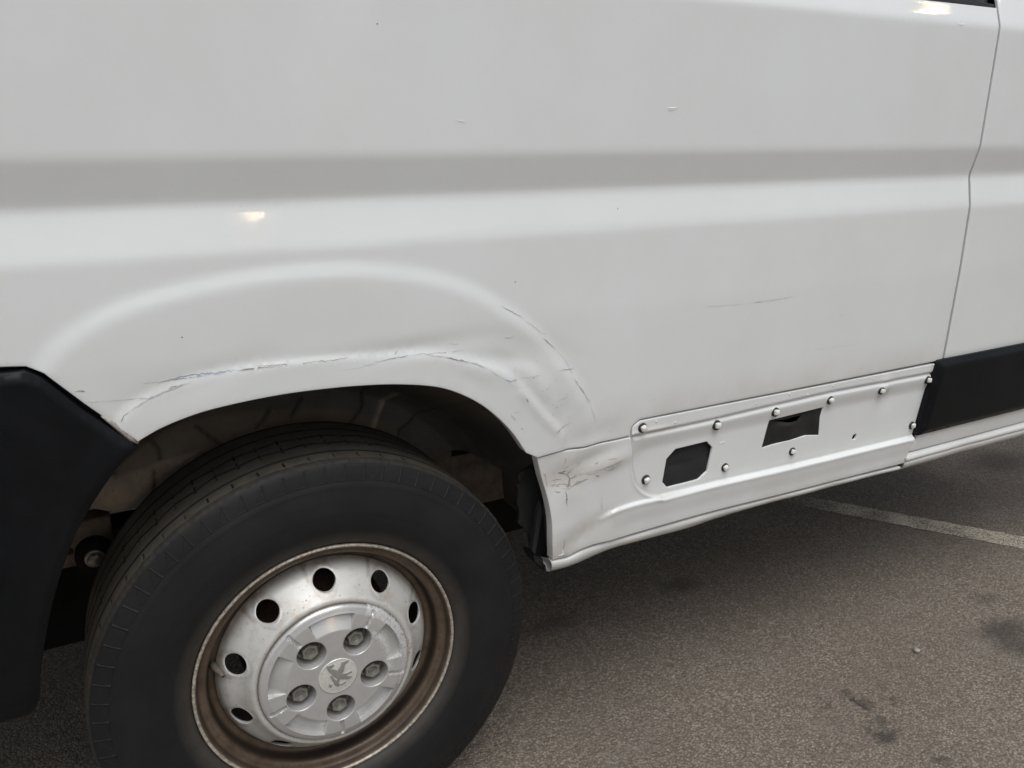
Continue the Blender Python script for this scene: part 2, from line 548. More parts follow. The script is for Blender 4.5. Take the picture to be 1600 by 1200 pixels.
# ------------------------------------------------------------------ ground
g = []
rng = np.random.RandomState(3)
xs = np.concatenate([[-90, -30, -8], np.arange(-3, 6.01, 0.25), [12, 34, 90]])
ys = np.concatenate([[-90, -30, -8], np.arange(-3, 5.01, 0.25), [12, 34, 90]])
V = [(x, y, 0.0) for y in ys for x in xs]
W = len(xs)
F = [(j * W + i, j * W + i + 1, (j + 1) * W + i + 1, (j + 1) * W + i) for j in range(len(ys) - 1) for i in range(W - 1)]
tag(obj('asphalt_ground', V, F, 'asphalt'), 'brown grey asphalt of the car park with oil stains', kind='structure')

A_, B_ = np.array([(1.7942, 0.6196)][0]), np.array([(2.1860, 0.0823)][0])
d = (B_ - A_) / np.hypot(*(B_ - A_))
nrm = np.array((-d[1], d[0]))
V, F, mk = [], [], []
for i in range(141):
    s = -0.55 + i * 0.02
    c_ = A_ + d * s
    for w in (-0.044, 0.0, 0.044):
        q = c_ + nrm * (w + 0.002 * math.sin(i * 1.7 + w * 90))
        V.append((q[0], q[1], 0.0012))
        mk.append(1 - float(sstep(-0.35, 0.25, s)) * 0.95)
for i in range(140):
    for k in range(2):
        a = i * 3 + k
        F.append((a, a + 3, a + 4, a + 1))
tag(obj('parking_line', V, F, 'line', attr={'mask': mk}), 'worn white painted parking line on the asphalt', kind='structure')

def pebble(name, loc, r, label):
    V, F = [], []
    k, m = 10, 7
    for i in range(m):
        ph = math.pi * i / (m - 1)
        for j in range(k):
            t = 2 * math.pi * j / k
            q = r * (1 + 0.22 * math.sin(3 * t + i) * math.cos(2 * ph + j))
            V.append((q * math.sin(ph) * math.cos(t) * 1.25, q * math.sin(ph) * math.sin(t), q * 0.8 * math.cos(ph)))
    for i in range(m - 1):
        for j in range(k):
            l = (j + 1) % k
            F.append((i * k + j, (i + 1) * k + j, (i + 1) * k + l, i * k + l))
    o = obj(name, V, F, 'scuff')
    o.location = (loc[0], loc[1], r * 0.72)
    return tag(o, label, 'stone')

pebble('pebble', [(1.4017, -0.1250)][0], 0.0068, 'small grey stone lying loose on the open asphalt')

# ------------------------------------------------------------------ van: surface of the side
van = tag(empty('van'), 'white panel van with scraped rear wheel arch and missing side moulding', 'van')

PZ = [.40, .448, .462, .478, .492, .54, .60, .72, .737, .934, 1.068, 1.132, 1.19, 1.424, 1.47, 1.62, 2.0, 2.3]
PY = [.02, -.012, -.034, -.043, -.0455, -.0475, -.0480, -.0495, -.0500, -.0519, -.0497, -.0358, -.0490, -.0465, -.0300, .025, .10, .19]
TZ = np.arange(.36, 2.4, .0005)
TY = np.interp(TZ, PZ, PY)
_k = np.exp(-.5 * (np.arange(-30, 31) * .0005 / .004) ** 2)
_k /= _k.sum()
TY = np.convolve(np.pad(TY, 30, 'edge'), _k, 'valid')
def body_y(x, z): return np.interp(z, TZ, TY)

def wob(x, z):                       # the slight waviness of pressed sheet steel
    return (0.00022 * np.sin(3.1 * x + 2.0 * z + 1) + 0.00018 * np.sin(7.3 * x - 4.1 * z) + 0.00016 * np.sin(5.0 * z + 11.0 * x + 2)
            + 0.00010 * np.sin(19 * z + 4 * x))

def gauss(x, z, p, sx, sz, a, rot=0.0):
    c, s = math.cos(rot), math.sin(rot)
    u = (x - p[0]) * c + (z - p[1]) * s
    w = -(x - p[0]) * s + (z - p[1]) * c
    return a * np.exp(-.5 * ((u / sx) ** 2 + (w / sz) ** 2))

ARCH = [(-0.2456, 0.8314), (-0.2168, 0.8444), (-0.1838, 0.8542), (-0.1505, 0.8606), (-0.0995, 0.8655), (-0.0467, 0.8677), (0.0035, 0.8669), (0.0556, 0.8641), (0.1148, 0.8575), (0.1767, 0.8443), (0.2219, 0.8238), (0.2644, 0.7934), (0.3053, 0.7499), (0.3359, 0.7041)]
ARCH_LOW = [(0.3363, 0.7026), (0.3589, 0.6905)]
RIDGE = [(-0.3481, 0.9324), (-0.3257, 0.9635), (-0.2870, 0.9913), (-0.2340, 1.0127), (-0.1567, 1.0287), (-0.0503, 1.0387), (0.0649, 1.0360), (0.1609, 1.0194), (0.2244, 0.9978), (0.2740, 0.9706), (0.3274, 0.9324), (0.3693, 0.8948), (0.4203, 0.8310), (0.4615, 0.7615), (0.4870, 0.6973)]
CREASE = [(-0.2619, 0.8646), (-0.2471, 0.8798), (-0.2146, 0.8950), (-0.1783, 0.9038), (-0.1454, 0.9098), (-0.0867, 0.9127), (-0.0254, 0.9119), (0.0390, 0.9092), (0.0968, 0.9057), (0.1573, 0.9010), (0.2206, 0.8837), (0.2647, 0.8664), (0.3107, 0.8387), (0.3468, 0.8003), (0.3783, 0.7613), (0.4109, 0.7207)]
ridge_poly = np.vstack([curve(RIDGE, .02), [(.47, .45), (-.36, .45)]])
crease_poly = np.vstack([curve(CREASE, .02), [(.42, .45), (-.27, .45)]])
DENT = [(0.3338, 0.8862), (0.2647, 0.8580), (0.4095, 0.7699), (-0.1707, 0.9000), (0.3586, 0.8230), (0.2989, 0.8746), (0.4440, 0.7052), (0.1371, 0.9105), (0.0215, 0.9295)]
RIP = [(0.3251, 0.8147), (0.3532, 0.7790), (0.3952, 0.7352)]

def side_y(x, z):
    y = body_y(x, z) + wob(x, z)
    d = pdist(ridge_poly, x, z)
    fade = 0.35 + 0.65 * sstep(.71, .82, z)
    near = sstep(.16, .0, -d)
    y = y - .0047 * sstep(.015, -.015, d) * (0.30 + 0.70 * near) * fade
    c = pdist(crease_poly, x, z)
    y = y - .0034 * sstep(.0075, -.0025, c)
    y = y + gauss(x, z, DENT[0], .06, .018, .0026, -0.35)
    y = y - gauss(x, z, DENT[1], .035, .010, .0016, -0.4)
    y = y + gauss(x, z, DENT[2], .028, .05, .0025, 0.35)
    y = y + gauss(x, z, DENT[3], .07, .012, .0016, 0.25)
    y = y - gauss(x, z, DENT[4], .009, .045, .0018, 0.75)
    y = y + gauss(x, z, DENT[5], .03, .008, .0022, -0.25)
    y = y + gauss(x, z, DENT[6], .05, .012, .0015, 0.2)
    y = y + gauss(x, z, DENT[7], .07, .009, .0020, 0.05)
    cw = np.exp(-.5 * (((x - DENT[2][0]) / .05) ** 2 + ((z - DENT[2][1]) / .06) ** 2)) + .7 * np.exp(-.5 * (((x - DENT[1][0]) / .09) ** 2 + ((z - DENT[1][1]) / .018) ** 2))
    y = y + cw * .0005 * (np.abs(np.sin(70 * x + 45 * z + 2 * np.sin(30 * z))) + .6 * np.sin(130 * x - 60 * z) * np.sin(50 * z))
    rp = pdist(np.array(RIP), x, z, False)
    y = y - .0018 * np.exp(-(rp / .006) ** 2)
    return y

def side_dirt(x, z):
    return (0.30 * sstep(.80, .72, z) * sstep(.30, .55, x) + 0.05
            + 0.10 * np.exp(-(pdist(crease_poly, x, z) / .012) ** 2) * sstep(.2, .4, x)
            + 0.16 * sstep(.95, .80, z) * sstep(-.1, -.25, x))

H = .006
SEAM = [(0.3589, 0.6905), (0.3937, 0.6928), (0.4252, 0.6934), (0.4550, 0.6912), (0.4850, 0.6937), (0.5220, 0.6937), (0.5556, 0.6944)]
SEAM2 = [(0.5556, 0.6944), (0.5572, 0.7115), (0.5733, 0.7230)]
XS = 1.4195
seam_r = (XS, SEAM2[-1][1] + .0015)
MOULD = [(-0.3815, 0.9465), (-0.3569, 0.9439), (-0.3416, 0.9337), (-0.3034, 0.8854), (-0.2490, 0.8268)]
PEDGE = [(-0.3813, 0.9503), (-0.3552, 0.9476), (-0.3378, 0.9375), (-0.2995, 0.8916), (-0.2456, 0.8314)]
side_poly = join(line([(-1.3, 1.46), (-1.3, PEDGE[0][1]), PEDGE[0], PEDGE[1]], H),
                 line(PEDGE[1:], H),
                 curve(ARCH, H), curve([ARCH[-1], ARCH_LOW[1]], H), curve(SEAM, H), curve(SEAM2, .002),
                 line([SEAM2[-1], seam_r], H), line([seam_r, (XS, 1.46), (-1.3, 1.46)], H))
side = sheet('side_panel', side_poly, side_y, .009, 'paint', van, hz=.0045, inset=.0030, r=.0014, depth=.022,
             attr={'dirt_shade': side_dirt})

# rocker panel between the rear wheel and the door: recess where the moulding is missing
PLATE_L = [(0.5556, 0.6944), (0.5605, 0.6646), (0.5648, 0.6255), (0.5773, 0.5930), (0.6027, 0.5691), (0.6401, 0.5534)]
RIB = [(0.4999, 0.5450), (0.5306, 0.5549), (0.5857, 0.5582), (0.6399, 0.5562), (0.7732, 0.5547), (0.9408, 0.5512), (1.1569, 0.5489), (1.3656, 0.5467)]
STRIP = [(0.5985, 0.6955), (0.6637, 0.6949), (0.7408, 0.6952), (0.9056, 0.6995), (1.0678, 0.7028), (1.4062, 0.6994)]
rib_poly = np.vstack([curve(RIB, .02), [(1.5, RIB[-1][1]), (1.5, .40), (.30, .40), (.30, RIB[0][1] - .02)]])
plate_poly = np.vstack([curve(PLATE_L, .004), np.array(RIB[4:]), [(1.6, RIB[-1][1])], [(1.6, .71)], np.array(STRIP[::-1])])
RD = [(0.4207, 0.6426), (0.4254, 0.6230), (0.4528, 0.5208), (0.4047, 0.5330), (0.4796, 0.6677), (0.5248, 0.6501)]

def rocker_y(x, z):
    y = body_y(x, z) + 0.6 * wob(x * 1.7, z)
    dr = pdist(rib_poly, x, z)
    y = y - .0052 * sstep(.0022, -.0022, dr) * sstep(.485, .53, x) + .0030 * sstep(-.004, -.045, dr) * sstep(.49, .58, x)
    y = y - .0012 * np.exp(-((dr + .0045) / .004) ** 2) * sstep(.485, .53, x)
    dp = pdist(plate_poly, x, z)
    y = y + .0062 * sstep(.0022, -.0022, dp)
    y = y - .0016 * np.exp(-((dp - .004) / .003) ** 2) * sstep(.68, .60, x)
    tilt = .0065 * sstep(.655, .695, z) * sstep(.0, -.01, dp)
    y = y - tilt
    y = y + gauss(x, z, RD[0], .030, .020, .0055) - gauss(x, z, RD[1], .016, .03, .0035, 0.1)
    y = y + gauss(x, z, RD[2], .04, .016, .0020, 0.45) - gauss(x, z, RD[3], .02, .04, .0020)
    y = y + gauss(x, z, RD[4], .03, .010, .0030, 0.2) - gauss(x, z, RD[5], .04, .010, .0022, 0.25)
    y = y - .004 * gauss(x, z, (1.235, .685), .012, .02, 1.0) + gauss(x, z, (1.25, .655), .02, .02, .0022)
    return y

def rocker_dirt(x, z):
    dr = pdist(rib_poly, x, z)
    dp = pdist(plate_poly, x, z)
    return (0.10 + 0.30 * sstep(.56, .46, z) + 0.22 * sstep(.60, .42, x)
            + 0.5 * np.exp(-((dp + .002) / .003) ** 2) * sstep(.74, .60, x) + 0.28 * np.exp(-((dr - .007) / .003) ** 2) * sstep(.55, .68, x)
            + gauss(x, z, RD[0], .030, .016, .55) + gauss(x, z, RD[5], .05, .012, .35, .25) + gauss(x, z, RD[2], .06, .010, .5, .45)
            + 0.45 * np.exp(-((x - 1.395) / .012) ** 2) * (z > .62))

LOW = [(0.3979, 0.4796), (0.4334, 0.4785), (0.4557, 0.4847), (0.4915, 0.4892), (0.5725, 0.4912), (0.7486, 0.4934), (0.9213, 0.4901), (1.1116, 0.4872), (1.3474, 0.4831)]
RARCH = [(0.3589, 0.6894), (0.3687, 0.6526), (0.3813, 0.6116), (0.3904, 0.5671), (0.3942, 0.5174), (0.3979, 0.4796)]
REDGE = [(1.4005, 0.7200), (1.3660, 0.5451), (1.3474, 0.4831)]
REDGE[0] = (1.4125, SEAM2[-1][1] - .001)
OCT = [(0.6660, 0.6475), (0.7434, 0.6490), (0.7596, 0.6326), (0.7518, 0.5826), (0.7306, 0.5691), (0.6537, 0.5678), (0.6398, 0.5832), (0.6456, 0.6305)]
FLAP = [(0.9022, 0.6658), (1.0565, 0.6703), (1.0512, 0.6464), (1.0546, 0.6045), (1.0160, 0.6101), (0.8904, 0.6058)]
SLOT = [(1.1693, 0.5886), (1.1753, 0.5853), (1.1737, 0.5765), (1.1683, 0.5729), (1.1616, 0.5764), (1.1620, 0.5846)]
rocker_poly = join(curve(SEAM[::-1], .004)[::-1], curve(SEAM2, .002), line([SEAM2[-1], REDGE[0]], .006), line(REDGE, .006),
                   curve(LOW[::-1], .005), curve(RARCH[::-1], .005))
rocker = sheet('rocker_panel', rocker_poly, rocker_y, .0042, 'paint', van, hz=.0020, inset=.0028, r=.0012, depth=.020,
               holes=[line(OCT + OCT[:1], .004)[:-1], line(FLAP + FLAP[:1], .004)[:-1], curve(SLOT + SLOT[:1], .002)[:-1]],
               chains=[curve(RIB, .004)[6:-6] + np.array((0, o_)) for o_ in (-.0026, -.0013, 0, .0013, .0026)], attr={'dirt_shade': rocker_dirt})

# the cavity lining seen through the octagonal opening and the slot
def flatfn(y0): return lambda x, z: np.full(np.shape(x), y0)
oc = np.mean(OCT, 0)
op = [tuple(oc + (np.array(q) - oc) * 1.12) for q in OCT]
def octback(x, z):
    zl = .622 + (x - .73) * .03
    return -.034 - .003 * np.exp(-((z - zl) / .0018) ** 2) - .004 * sstep(zl, zl - .03, z) + .0008 * np.sin(60 * x)
sheet('opening_lining', line(op + op[:1], .006)[:-1], octback, .006, 'hole', rocker, r=.001, depth=.004)
obj('slot_lining', *box((SLOT[0][0] - .03, -.012, SLOT[0][1] - .03), (SLOT[0][0] + .03, -.008, SLOT[0][1] + .02)), 'hole', rocker, smooth=False)
# torn black rubber sheet behind the rectangular opening
SLIT = [(0.9156, 0.6603), (0.9286, 0.6560), (0.9579, 0.6503), (0.9834, 0.6495), (0.9954, 0.6545), (1.0021, 0.6583), (0.9711, 0.6586), (0.9443, 0.6575)]
fc = np.mean(FLAP, 0)
fp = [tuple(fc + (np.array(q) - fc) * 1.05) for q in FLAP]
slit_c = np.mean(SLIT, 0)
def flap_y(x, z):
    y = np.full(np.shape(x), -.0398) + .0012 * np.sin(x * 70 + z * 20)
    below = sstep(slit_c[1] + .004, slit_c[1] - .012, z)
    y = y - gauss(x, z, (slit_c[0], slit_c[1] - .004), .022, .018, .0075) * below
    y = y + gauss(x, z, (slit_c[0], slit_c[1] + .012), .03, .008, .004)
    return y
sheet('rubber_sheet', line(fp + fp[:1], .004)[:-1], flap_y, .0025, 'patch', rocker, holes=[line(SLIT + SLIT[:1], .002)[:-1]], r=.0006, depth=.003, hr=.0004, hdepth=.002)
obj('cavity_wall', *box((.40, .030, .50), (1.40, .036, .71)), 'dark', van, smooth=False)

# swept strips along the lower edge
def strip(name, top, bot, prof, mat, parent, dirt_shade=0.5):
    """prof: (t down the strip 0..1, y); top and bot are polylines sampled at the same x"""
    def even(p, k):
        p = np.asarray(p, float)
        l = np.concatenate([[0], np.cumsum(np.hypot(*np.diff(p, axis=0).T))])
        u = np.linspace(0, l[-1], k)
        return np.stack([np.interp(u, l, p[:, 0]), np.interp(u, l, p[:, 1])], 1)
    k_ = int(abs(top[-1][0] - top[0][0]) / .008)
    xs, V, at = range(k_), [], []
    for (xa, za), (xb, zb) in zip(even(top, k_), even(bot, k_)):
        for t, y in prof:
            x = xa + (xb - xa) * t
            V.append((x, y + 0.0008 * math.sin(17 * x) + .0006 * math.sin(41 * x), za + (zb - za) * t))
            at.append(dirt_shade * (0.6 + 0.5 * t))
    m = len(prof)
    F = [(i * m + k, i * m + k + 1, (i + 1) * m + k + 1, (i + 1) * m + k) for i in range(len(xs) - 1) for k in range(m - 1)]
    F += [tuple(range(m)), tuple(range((len(xs) - 1) * m, len(xs) * m))[::-1]]
    return obj(name, V, F, mat, parent, True, {'dirt_shade': at})

FT = curve([(0.3965, 0.4780), (0.4333, 0.4748), (0.4566, 0.4799), (0.4930, 0.4838), (0.5744, 0.4856), (0.7513, 0.4874), (0.9241, 0.4849), (1.1144, 0.4822), (1.3389, 0.4763)], .01)
FB = curve([(0.4022, 0.4443), (0.4416, 0.4436), (0.4712, 0.4452), (0.5359, 0.4569), (0.5913, 0.4580), (0.7096, 0.4555), (0.9022, 0.4636), (1.1420, 0.4606), (1.3587, 0.4592)], .01)
fprof = [(-.03, -.030), (-.03, -.0400), (0.02, -.0428), (.10, -.0440), (.3, -.0435), (.55, -.0400), (.75, -.034), (.9, -.027), (1.0, -.018), (1.02, -.005), (1.0, .05)]
sf = strip('sill_flange', FT, FB, fprof, 'paint', van, 0.62)
obj('flange_end', *box((FB[0][0] - .004, -.018, FB[0][1] - .001), (FB[0][0] + .05, .05, FB[0][1] + .012)), 'bracket', van, smooth=False)

# ------------------------------------------------------------------ door
DSEAM = XS + .0035
DL = [(1.4089, 0.7219), (1.3763, 0.5400), (1.3583, 0.5093)]
DL[0] = (DSEAM, DL[0][1])
DB = .5075
door_poly = join(line([(DSEAM, 1.485), DL[0]], H), line(DL, H), line([DL[-1], (DL[-1][0] + .012, DB), (2.45, DB), (2.45, 1.485), (DSEAM, 1.485)], H))
def door_y(x, z):
    return body_y(x, z) + wob(x + 3, z) + .002 * sstep(.735, .725, z)
door = sheet('front_door', door_poly, door_y, .012, 'paint', van, hz=.005, inset=.0030, r=.0014, depth=.006,
             attr={'dirt_shade': lambda x, z: .05 + .3 * sstep(.56, .50, z)})
DT = [(1.345, .5050), (2.9, .5050)]
DBt = [(1.345, .4535), (2.9, .4505)]
ds = strip('door_sill', DT, DBt, [(-.05, -.025), (.0, -.041), (.06, -.0455), (.14, -.0490), (.22, -.0500), (.30, -.0485), (.335, -.0455), (.345, -.040), (.36, -.0455), (.42, -.0470), (.6, -.0440), (.8, -.035), (1, -.020), (1.0, .05)], 'paint', van, 0.5)

# mouldings: black plastic, raised with bevelled edges
def moulding(name, poly, y0, bev, thick, h, mat='plastic', parent=van):
    poly = ccw(np.asarray(poly, float))
    def fn(x, z):
        d = -pdist(poly, x, z)
        return y0 + thick * (1 - sstep(-.002, bev, d)) ** 2 + .0004 * np.sin(9 * x + 14 * z)
    lp = poly - normals2(poly) * bev
    return sheet(name, poly, fn, h, mat, parent, r=.002, depth=.02)

TR = [(1.3956, 0.7274), (1.7114, 0.7287)]
TRB = [(1.3677, 0.5540), (1.7687, 0.5557)]
TL = (TR[0][0], TR[0][1])
dm = join(line([(2.44, TR[1][1]), TL], .008), line([TL, TRB[0]], .008), line([TRB[0], (2.44, TRB[1][1])], .008), line([(2.44, TRB[1][1]), (2.44, TR[1][1])], .008))
moulding('door_moulding', dm, -.0640, .020, .009, .006)

REAR = [(-0.2490, 0.8268), (-0.2694, 0.8100), (-0.2898, 0.7870), (-0.3124, 0.7574), (-0.3332, 0.7254), (-0.3539, 0.6840), (-0.3747, 0.6328), (-0.3915, 0.5795), (-0.4036, 0.5337), (-0.4105, 0.4975), (-0.4185, 0.4798), (-0.4297, 0.4748), (-0.4430, 0.4748), (-0.4576, 0.4744)]
rm = join(line([(-1.28, MOULD[0][1]), MOULD[1]], .008), curve(MOULD[1:3] , .004), line([MOULD[2], MOULD[3], MOULD[4]], .008),
          curve(REAR, .006), line([REAR[-1], (-1.28, REAR[-1][1] - .01), (-1.28, MOULD[0][1])], .01))
moulding('rear_moulding', rm, -.0650, .010, .006, .006)
sheet('moulding_backing', join(line([(-1.28, .93), (-.36, .93), (-.25, .815), (-.24, .835), (-.335, .957), (-1.28, .962), (-1.28, .93)], .01)), lambda x, z: 0 * x - .036, .02, 'gap', van, r=.0005, depth=.002)  # dark sheet giving the moulding gap its shade by colour
# pale foam bead that shows between the moulding and the body
fb = [(-0.2831, 0.8739), (-0.2715, 0.8615), (-0.2528, 0.8369), (-0.2454, 0.8292)]
V, F = tube([(x, -.0525, z + .001) for x, z in fb], [.0012, .0035, .004, .002], 8)
obj('foam_strip', V, F, 'scuff', van)

# window above the belt line, upper body, roof, far side: the rest of the van's shell
def shell_strip(name, z0, z1, x0, x1, mat, dy=0.0, seg=14):
    zs = np.linspace(z0, z1, seg)
    V = []
    for x in (x0, x1):
        for z in zs: V.append((x, float(body_y(0, z)) + dy, z))
    F = [(i, seg + i, seg + i + 1, i + 1) for i in range(seg - 1)]
    return obj(name, V, F, mat, van, attr={'dirt_shade': [0.04] * len(V)})
wo_ = sheet('side_window', join(line([(-1.0, 1.4625), (1.412, 1.4625), (1.412, 2.05), (-1.0, 2.05), (-1.0, 1.4625)], .05)),
            lambda x, z: body_y(x, z) + .012, .05, 'glass', van, r=.003, depth=.01)
sheet('window_seal', join(line([(-1.02, 1.459), (1.4165, 1.459), (1.4165, 1.4655), (-1.02, 1.4655), (-1.02, 1.459)], .02)),
      lambda x, z: body_y(x, z) + .003, .02, 'washer', van, r=.001, depth=.01)
shell_strip('upper_panel', 2.06, 2.36, -1.3, 2.45, 'paint')
shell_strip('rear_pillar', 1.462, 2.058, -1.3, -1.02, 'paint')
sheet('door_window', join(line([(1.47, 1.50), (2.40, 1.50), (2.30, 2.05), (1.47, 2.05), (1.47, 1.50)], .05)), lambda x, z: body_y(x, z) + .008, .05, 'glass', van, r=.003, depth=.01)
shell_strip('door_frame', 1.487, 2.058, 1.425, 1.465, 'paint')
v1 = box((-1.3, .17, 2.34), (2.9, 1.70, 2.40))
obj('roof', *v1, 'paint', van, smooth=False, attr={'dirt_shade': [0.1] * 8})
obj('far_side', *box((-1.3, 1.86, .44), (2.9, 1.90, 2.36)), 'paint', van, smooth=False, attr={'dirt_shade': [0.1] * 8})
obj('rear_end', *box((-1.32, .0, .46), (-1.29, 1.86, 2.36)), 'paint', van, smooth=False, attr={'dirt_shade': [0.1] * 8})
obj('front_wing', *box((2.455, -.045, .505), (3.6, .02, 1.30)), 'paint', van, smooth=False, attr={'dirt_shade': [0.1] * 8})
obj('bulkhead', *box((2.46, .02, .44), (2.50, 1.86, 2.36)), 'dark', van, smooth=False)
obj('load_floor', *box((-1.28, .32, .80), (2.45, 1.86, .82)), 'dark', van, smooth=False)
obj('inner_wall', *box((-1.28, .035, .93), (2.45, .045, 1.46)), 'dark', van, smooth=False)

# dark sheet added behind the panel gaps, their shade put into its colour
sheet('seam_backing', join(line([(.41, .475), (1.46, .485), (1.46, 1.455), (1.37, 1.455), (1.37, .78), (.52, .765), (.41, .73), (.41, .475)], .02)),
      lambda x, z: body_y(x, z) + .0195 + .006 * (z < .76), .02, 'gap', van,
      holes=[line([(.66, .60), (.66, .69), (1.30, .69), (1.30, .60), (.66, .60)], .02)[:-1]], r=.0005, depth=.002)

# ------------------------------------------------------------------ clips left over from the lost moulding
CL = [(0.5795, 0.7072), (0.7592, 0.6807), (0.9118, 0.6827), (1.0671, 0.6838), (1.2234, 0.6816), (1.3788, 0.6837), (1.3584, 0.5754), (0.9794, 0.5822), (0.7960, 0.5827), (0.6001, 0.5972)]
CLH = [(1, -.25)] * 10
wv, wf = [], []
def disc_prof(name, prof, mat, parent, k=20, sq=0.0, attr=None):
    V, F = [], []
    m = len(prof)
    for j in range(k):
        t = 2 * math.pi * j / k
        s = 1.0 / max(abs(math.cos(t)), abs(math.sin(t))) ** sq if sq else 1.0
        for r, y in prof: V.append((r * s * math.cos(t), y, r * s * math.sin(t)))
    for j in range(k):
        l = (j + 1) % k
        for i in range(m - 1): F.append((j * m + i, l * m + i, l * m + i + 1, j * m + i + 1))
    F.append(tuple(j * m + m - 1 for j in range(k)))
    return obj(name, V, F, mat, parent, attr=attr)
clip0 = None
for i, (x, z) in enumerate(CL):
    yy = float(rocker_y(np.array([x]), np.array([z]))[0])
    if clip0 is None:
        clip0 = disc_prof('clip', [(.0050, .003), (.0052, -.0056), (.0046, -.0074), (.003, -.0082), (.0008, -.0084)], 'clip', van, 24, 0.62)
        wsh = disc_prof('washer', [(.0086, .004), (.0088, -.0008), (.0082, -.0022), (.0064, -.0030), (.0050, -.0030)], 'washer', clip0, 24)
        c = clip0
    else:
        c = clip0.copy(); COL.objects.link(c)
        w_ = wsh.copy(); COL.objects.link(w_); w_.parent = c
    c.location = (x, yy, z)
    c.rotation_euler = (random.uniform(-.12, .12), random.uniform(-.5, .5), random.uniform(-.1, .1))
    s = (1.1, 1.15, 1.12, 1.05, 1.0, 1.06, 1.05, 1.0, 1.02, 1.1)[i]
    c.scale = (s, s, s)

# ------------------------------------------------------------------ scratches and scuffs
def ribbon(name, pts, width, mat, parent, fn, gap=0.0, jit=0.0009, seed=0, off=.0006):
    rr = np.random.RandomState(seed + len(pts) * 13)
    p = curve(pts, .0025)
    if len(p) < 3: p = line(pts, .001)
    t = np.roll(p, -1, 0) - p
    t[-1] = t[-2]
    t /= np.maximum(np.hypot(t[:, 0], t[:, 1]), 1e-9)[:, None]
    nn = np.stack([-t[:, 1], t[:, 0]], 1)
    k = len(p)
    wv = np.interp(np.arange(k), np.linspace(0, k, max(3, k // 3)), rr.rand(max(3, k // 3)))
    env = np.minimum(1, np.minimum(np.arange(k), k - 1 - np.arange(k)) / max(1, k * .18)) * .8 + .2
    w = width * 0.62 * (0.25 + 1.0 * wv ** 1.5) * env
    on = np.interp(np.arange(k), np.linspace(0, k, max(3, k // 4)), rr.rand(max(3, k // 4))) > gap * .6
    p = p + nn * ((rr.rand(k) - .5) * 2 * jit)[:, None]
    V, F = [], []
    L_, R_ = p + nn * w[:, None] * .5, p - nn * w[:, None] * .5
    yl, yr = fn(L_[:, 0], L_[:, 1]) - off, fn(R_[:, 0], R_[:, 1]) - off
    if mat == 'chip':
        lo_ = L_[:, 1] < R_[:, 1]
        yl, yr = yl - .0006 * lo_, yr - .0006 * ~lo_
    for i in range(k):
        V += [(L_[i, 0], yl[i], L_[i, 1]), (R_[i, 0], yr[i], R_[i, 1])]
    for i in range(k - 1):
        if on[i] or on[i + 1]: F.append((2 * i, 2 * i + 1, 2 * i + 3, 2 * i + 2))
    if not F: return
    return obj(name, V, F, mat, parent)

